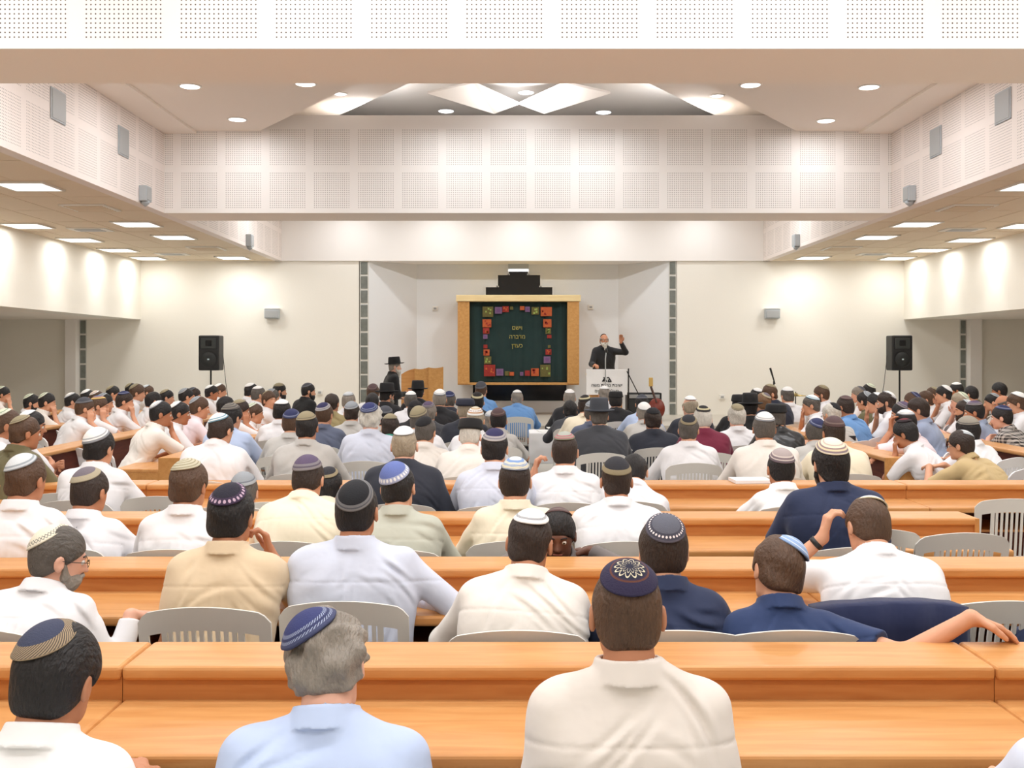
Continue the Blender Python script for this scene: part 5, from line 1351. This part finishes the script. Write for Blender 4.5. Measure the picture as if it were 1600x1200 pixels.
# ---------------------------------------------------------------- build the people
ZONES = {
 'r1': ('at the nearest desk row', 'listeners at the nearest desk row'), 'r2': ('at the second desk row', 'listeners at the second desk row'), 'r3': ('at the third desk row', 'listeners at the third desk row'), 'r4': ('at the fourth desk row', 'listeners at the fourth desk row'),
 'c': ('in the middle chairs', 'listeners in the middle block of chairs'), 'f': ('in the front chairs', 'listeners in the front chairs near the stage'), 'ls': ('of the left side', 'listeners along the left side desks'), 'rs': ('of the right side', 'listeners along the right side desks'), 'st': ('on the stage', None)}
cnt = {}
for z in ZONES:
    for i, p in enumerate(sorted([p for p in PEOPLE if p['zone'] == z], key=lambda q: q['x'])): p['rank'] = i+1; cnt[z] = i+1
used_labels = set()
def rank_phrase(p):
    n, r = cnt[p['zone']], p['rank']
    return f'{ordinal(r)} from left' if r <= (n+1)//2 else (f'{ordinal(n+1-r)} from right' if r < n else 'rightmost')
def build_person(p, idx):
    d = p['d']; seed = p['seed'] if p['seed'] is not None else idx*7+3
    zt = p['zt'] if p['zt'] is not None else CAMZ-(p['y']-HY)*d/F
    zt -= p['floor']
    ps = {'r1': .95, 'r2': .95, 'r3': .95, 'r4': .97}.get(p['zone'], 1.0); zt /= ps
    coat = p['shirt'] in COATS
    sl = p['sl'] if p['sl'] is not None else (2.0 if coat else .92)
    if d >= 8.6 and p['seat']:
        zq = round(zt/.04)*.04; hq = round(p['hy']/15)*15
        key = (round(zq, 2), p['lean'], hq, p['hp'], p['hr'], str(p['arms']), round(p['b'], 2), sl, coat, p['side'], p['hunch'], seed % 3)
        h = .0105
    else:
        zq, hq, key = zt, p['hy'], None
        h = .0055 if d < 3 else (.0065 if d < 4.6 else (.0075 if d < 6.8 else .0095))
        if not p['seat']: h = .009
    if key in cache: J, bme, sme = cache[key]
    else:
        J = pose(zq, p['lean'], hq, p['hp'], p['hr'], p['arms'], p['b'], p['seat'], p['side'], p['hunch'])
        bme = body_mesh(J, h); bme.materials.append(SKIN['s'])
        sme = shirt_mesh(J, h, sl, (seed % 3 if key else seed), coat, d < 7, hem=0 if p['shirt'] != 'bcoat' else 0); sme.materials.append(TROU)
        if key: cache[key] = (J, bme, sme)
    hr_ = -math.radians(p['h'])
    hx = (p['x']-800)*d/F
    R2 = Rz(hr_); off = R2 @ J['hc']*ps
    htop = J['hc'][2]+.118
    loc = V3(hx-off[0], d-off[1], p['floor'])
    k = zt/zq
    desc = SH[p['shirt']][1]
    if p['hat']: capd = {'hat': 'a black brimmed hat', 'cap': 'a black cap', 'beret': 'a dark cap'}[p['hat']]
    elif p['cap_']: capd = ('an ' if KIP[p['cap_']][1][0] in 'aeiou' else 'a ')+KIP[p['cap_']][1]
    else: capd = 'no cap'
    zp = ZONES[p['zone']][0]
    lab = f'person in {desc} and {capd}, {rank_phrase(p)} {zp}'
    if p['note']: lab = p['note']
    if len(lab.split()) > 16: lab = lab.replace('skullcap with', 'cap with').replace('person in', 'person,')
    if len(lab.split()) > 16: lab = lab.replace(' with a ', ', ').replace(' with ', ', ')
    if len(lab.split()) > 16: lab = lab.replace('blue, white and gold patterned', 'blue and gold')
    if len(lab.split()) > 16: lab = lab.replace(' at the ', ', ').replace(' desk row', ' row')
    if len(lab.split()) > 16:
        lab = lab.replace('skullcap with', 'cap with').replace(' of the left side', ', left side').replace(' of the right side', ', right side').replace(' in the middle chairs', ', middle chairs').replace(' in the front chairs', ', front chairs').replace(' at the ', ', ')
    t = thing('person', lab, 'person', tuple(loc), hr_, ZONES[p['zone']][1])
    t.scale = (ps, ps, k*ps)
    def part(n, me, m, par=t, M=None):
        o = bpy.data.objects.new(n, me); C.objects.link(o); o.parent = par
        if M is not None: o.matrix_local = M
        if m is not None: omat(o, m)
        return o
    part('body', bme, SKIN[p['skin']])
    so = part('jacket' if coat and p['shirt'] != 'maroon' else ('sweater' if p['shirt'] == 'maroon' else 'shirt'), sme, SH[p['shirt']][0])
    Mh = Matrix.Identity(4)
    for i in range(3):
        for j in range(3): Mh[i][j] = J['Rh'][i][j]
        Mh[i][3] = J['hc'][i]
    hv = 1+(seed % 2)
    if p['hair']: part('hair', HAIR[(p['hair'], hv)], HC[p['hc']], M=Mh)
    if p['beard']: part('beard', BEARD[p['beard']], HC[p['bc'] or p['hc']], M=Mh)
    if p['hat']:
        m_ = {'hat': (0, -.012, .052), 'cap': (0, -.012, .052), 'beret': (0, -.012, .058)}[p['hat']]
        part('hat', HATM[p['hat']], (mat('hat_felt_grey', (66, 70, 78), .8) if p['shirt'] == 'gsuit' else mat('hat_felt', (24, 24, 26), .8)) if p['hat'] != 'beret' else mat('cap_navy_cloth', (44, 48, 64), .8), M=Mh @ Matrix.Translation(m_) @ Matrix.Rotation(math.radians(8), 4, 'X'))
    elif p['cap_']:
        tb_, tr_ = p['ct']
        if d > 3 and p['seat']: tb_ = min(46, tb_+(15 if abs(p['h']) < 30 else 7))
        c0_ = Vector((0, -.008, .014))
        Mk = Mh @ Matrix.Translation(c0_) @ Matrix.Rotation(math.radians(tr_), 4, 'Y') @ Matrix.Rotation(math.radians(tb_), 4, 'X') @ Matrix.Translation(-c0_)
        # thicker hair lifts the cap a little
        lift = {'crop': .985, 'short': 1.01, 'ring': .985, 'full': 1.07, 'long': 1.075, 'curly': 1.15, None: .93}[p['hair']]
        part('skullcap', CAPM[p['cs']], KIP[p['cap_']][0], M=Mk @ Matrix.Translation(c0_) @ Matrix.Scale(lift, 4) @ Matrix.Translation(-c0_))
    heading = (p['h']+p['hy']) % 360
    fc_ = p['face'] if p['face'] is not None else 25 < heading < 335
    if fc_:
        if d < 12 or not p['seat']:
            for q_ in (0, 1):
                e = part('eye', EYES[q_], EYEW, M=Mh); part('iris', IRIS[q_], IRISM, par=e)
        part('eyebrows', BROWS, HC[p['hc'] if p['hc'] != 'white' else 'grey'], M=Mh)
        if not p['beard']: part('lips', LIPS, LIPM, M=Mh)
    if p['glasses']: part('glasses', GLASSES, BLACKM, M=Mh)
    if p['watch'] is not None:
        k_ = p['watch']; a, b_ = J['W'][k_], J['E'][k_]; u = Vector(b_-a).normalized(); c = Vector(a)+u*.035
        b2 = MB(); q = u.to_track_quat('Z', 'Y').to_matrix().to_4x4(); q.translation = c
        wb = MB().lathe([(.0295, -.011), (.0325, -.010), (.0325, .010), (.0295, .011)], n=24, cap=False); wb.lathe([(.001, .0)], n=3, cap=False) if False else None
        o = wb.build('wristwatch', BLACK, t, True); o.matrix_local = q
    if p['seat']:
        part('trousers', LEGS, p['tr'])
        if d > 14 and p['zone'] == 'f' or d < 5:
            for s in (-1, 1): part('shoe', SHOE, None, M=Matrix.Translation((s*.12, .39, 0)))
    else:
        if p['shirt'] == 'bcoat':
            sk = MB().lathe([(.15, 0), (.19, -.3), (.22, -.72)], (0, 0, .98), 28, cap=False, sx=1.15, sy=.8); sk.build('coat_skirt', SH['bcoat'][0], t, True)
        part('trousers', SLEGS, None)
        for s in (-1, 1): part('shoe', SHOE, None, M=Matrix.Translation((s*.10, .0, 0)))
    if p['extra']: p['extra'](t, J, part)
    if p['seat'] and p['chairon']:
        full = d < 9 or p['chairon'] == 2
        back = R2 @ V3(0, .06, 0)
        if p['zone'] in ('r2', 'r3', 'r4'): back[1] = max(back[1], ROWY[int(p['zone'][1])-1]+.27+.34-loc[1])
        chair(loc[0]+back[0], loc[1]+back[1], p['h'], f'{"white" if p["zone"] in ("ls", "rs") else "light grey"} plastic chair under the person {rank_phrase(p)} {zp}', 'plastic chairs of '+zp.replace('at ', '').replace('in ', '').replace('of ', ''), full, PLASTICW if p['zone'] in ('ls', 'rs') else None)
    return t
for i, p in enumerate(PEOPLE): build_person(p, i)
# ---------------------------------------------------------------- empty chairs and things on them
def free_chair(x, y, zt_, h, label, m=None, full=True):
    """x, y: middle of the back's top edge in the picture"""
    d = (CAMZ-zt_)*F/(y-HY); hr_ = -math.radians(h); bx, by = math.sin(hr_)*.29, -math.cos(hr_)*.29
    X = (x-800)*d/F
    return chair(X-bx, d-by, h, label, 'empty plastic chairs', full, m)
free_chair(1575, 938, .872, 0, 'light grey plastic chair at the right edge of the second row')
ec = free_chair(1398, 952, .868, -4, 'plastic chair under a dark navy jacket in the second row')
free_chair(1590, 779, .872, 14, 'tall-looking light grey plastic chair at the right end beyond the third desk row')
free_chair(1190, 790, .80, 0, 'light grey plastic chair just left of the navy-shirted person, third row') if False else None
free_chair(1372, 826, .872, 2, 'empty light grey chair left of two at the right of the third row')
free_chair(1510, 832, .872, 0, 'empty light grey chair right of two at the right of the third row')
free_chair(1250, 780, .872, 6, 'empty light grey chair behind the fourth desk row at right')
free_chair(245, 775, .872, -4, 'empty light grey chair at the fourth desk row, left')
free_chair(420, 784, .872, 0, 'empty light grey chair at the fourth desk row behind the cream shirt')
free_chair(95, 770, .872, 4, 'light grey chair between two white-shirted people at left')
free_chair(125, 700, .872, 50, 'white plastic chair, nearer of two by the left side desk', PLASTICW)
free_chair(132, 692, .872, 56, 'white plastic chair, farther of two by the left side desk', PLASTICW)
free_chair(765, 668, .872, 10, 'light grey plastic chair left of the blue-shirted person in front')
free_chair(640, 716, .872, 0, 'light grey plastic chair in the middle block behind the white-haired person')
free_chair(955, 697, .872, -4, 'light grey plastic chair behind the hatted person in grey')
free_chair(1010, 672, .872, 0, 'light grey plastic chair before the navy-suited dark-haired person')
free_chair(1350, 673, .872, -60, 'white plastic chair at the innermost right side desk', PLASTICW)
# dark jacket hung over the chair
jk = MB(); n_ = 26; g = {}
d0 = ec.location
for i in range(n_+1):
    for j in range(14):
        u = -.27+.54*i/n_; t_ = j/13
        if t_ < .5: y_, z_ = -.30-.8*(t_)*0-.02, .89-.75*(.5-t_)
        else: y_, z_ = -.30+.06, .89-.5*(t_-.5)
        if 5 < j < 9: z_ = .895-.02*abs(j-6.5)
        y_ += .72*u*u+.008*math.sin(u*40+j*.4); z_ -= .5*u*u*.8
        g[i, j] = jk.bm.verts.new((u, y_, z_))
for i in range(n_):
    for j in range(13): jk.bm.faces.new((g[i, j], g[i+1, j], g[i+1, j+1], g[i, j+1]))
jo = jk.build('jacket', cloth('navy_jacket', (26, 36, 74)), None, True); jo.location = (d0.x, d0.y, 0); jo.rotation_euler = ec.rotation_euler
so = jo.modifiers.new('solid', 'SOLIDIFY'); so.thickness = .014; so.offset = 1
tag(jo, 'dark navy jacket hung over the chair back below the outstretched arm', 'jacket')
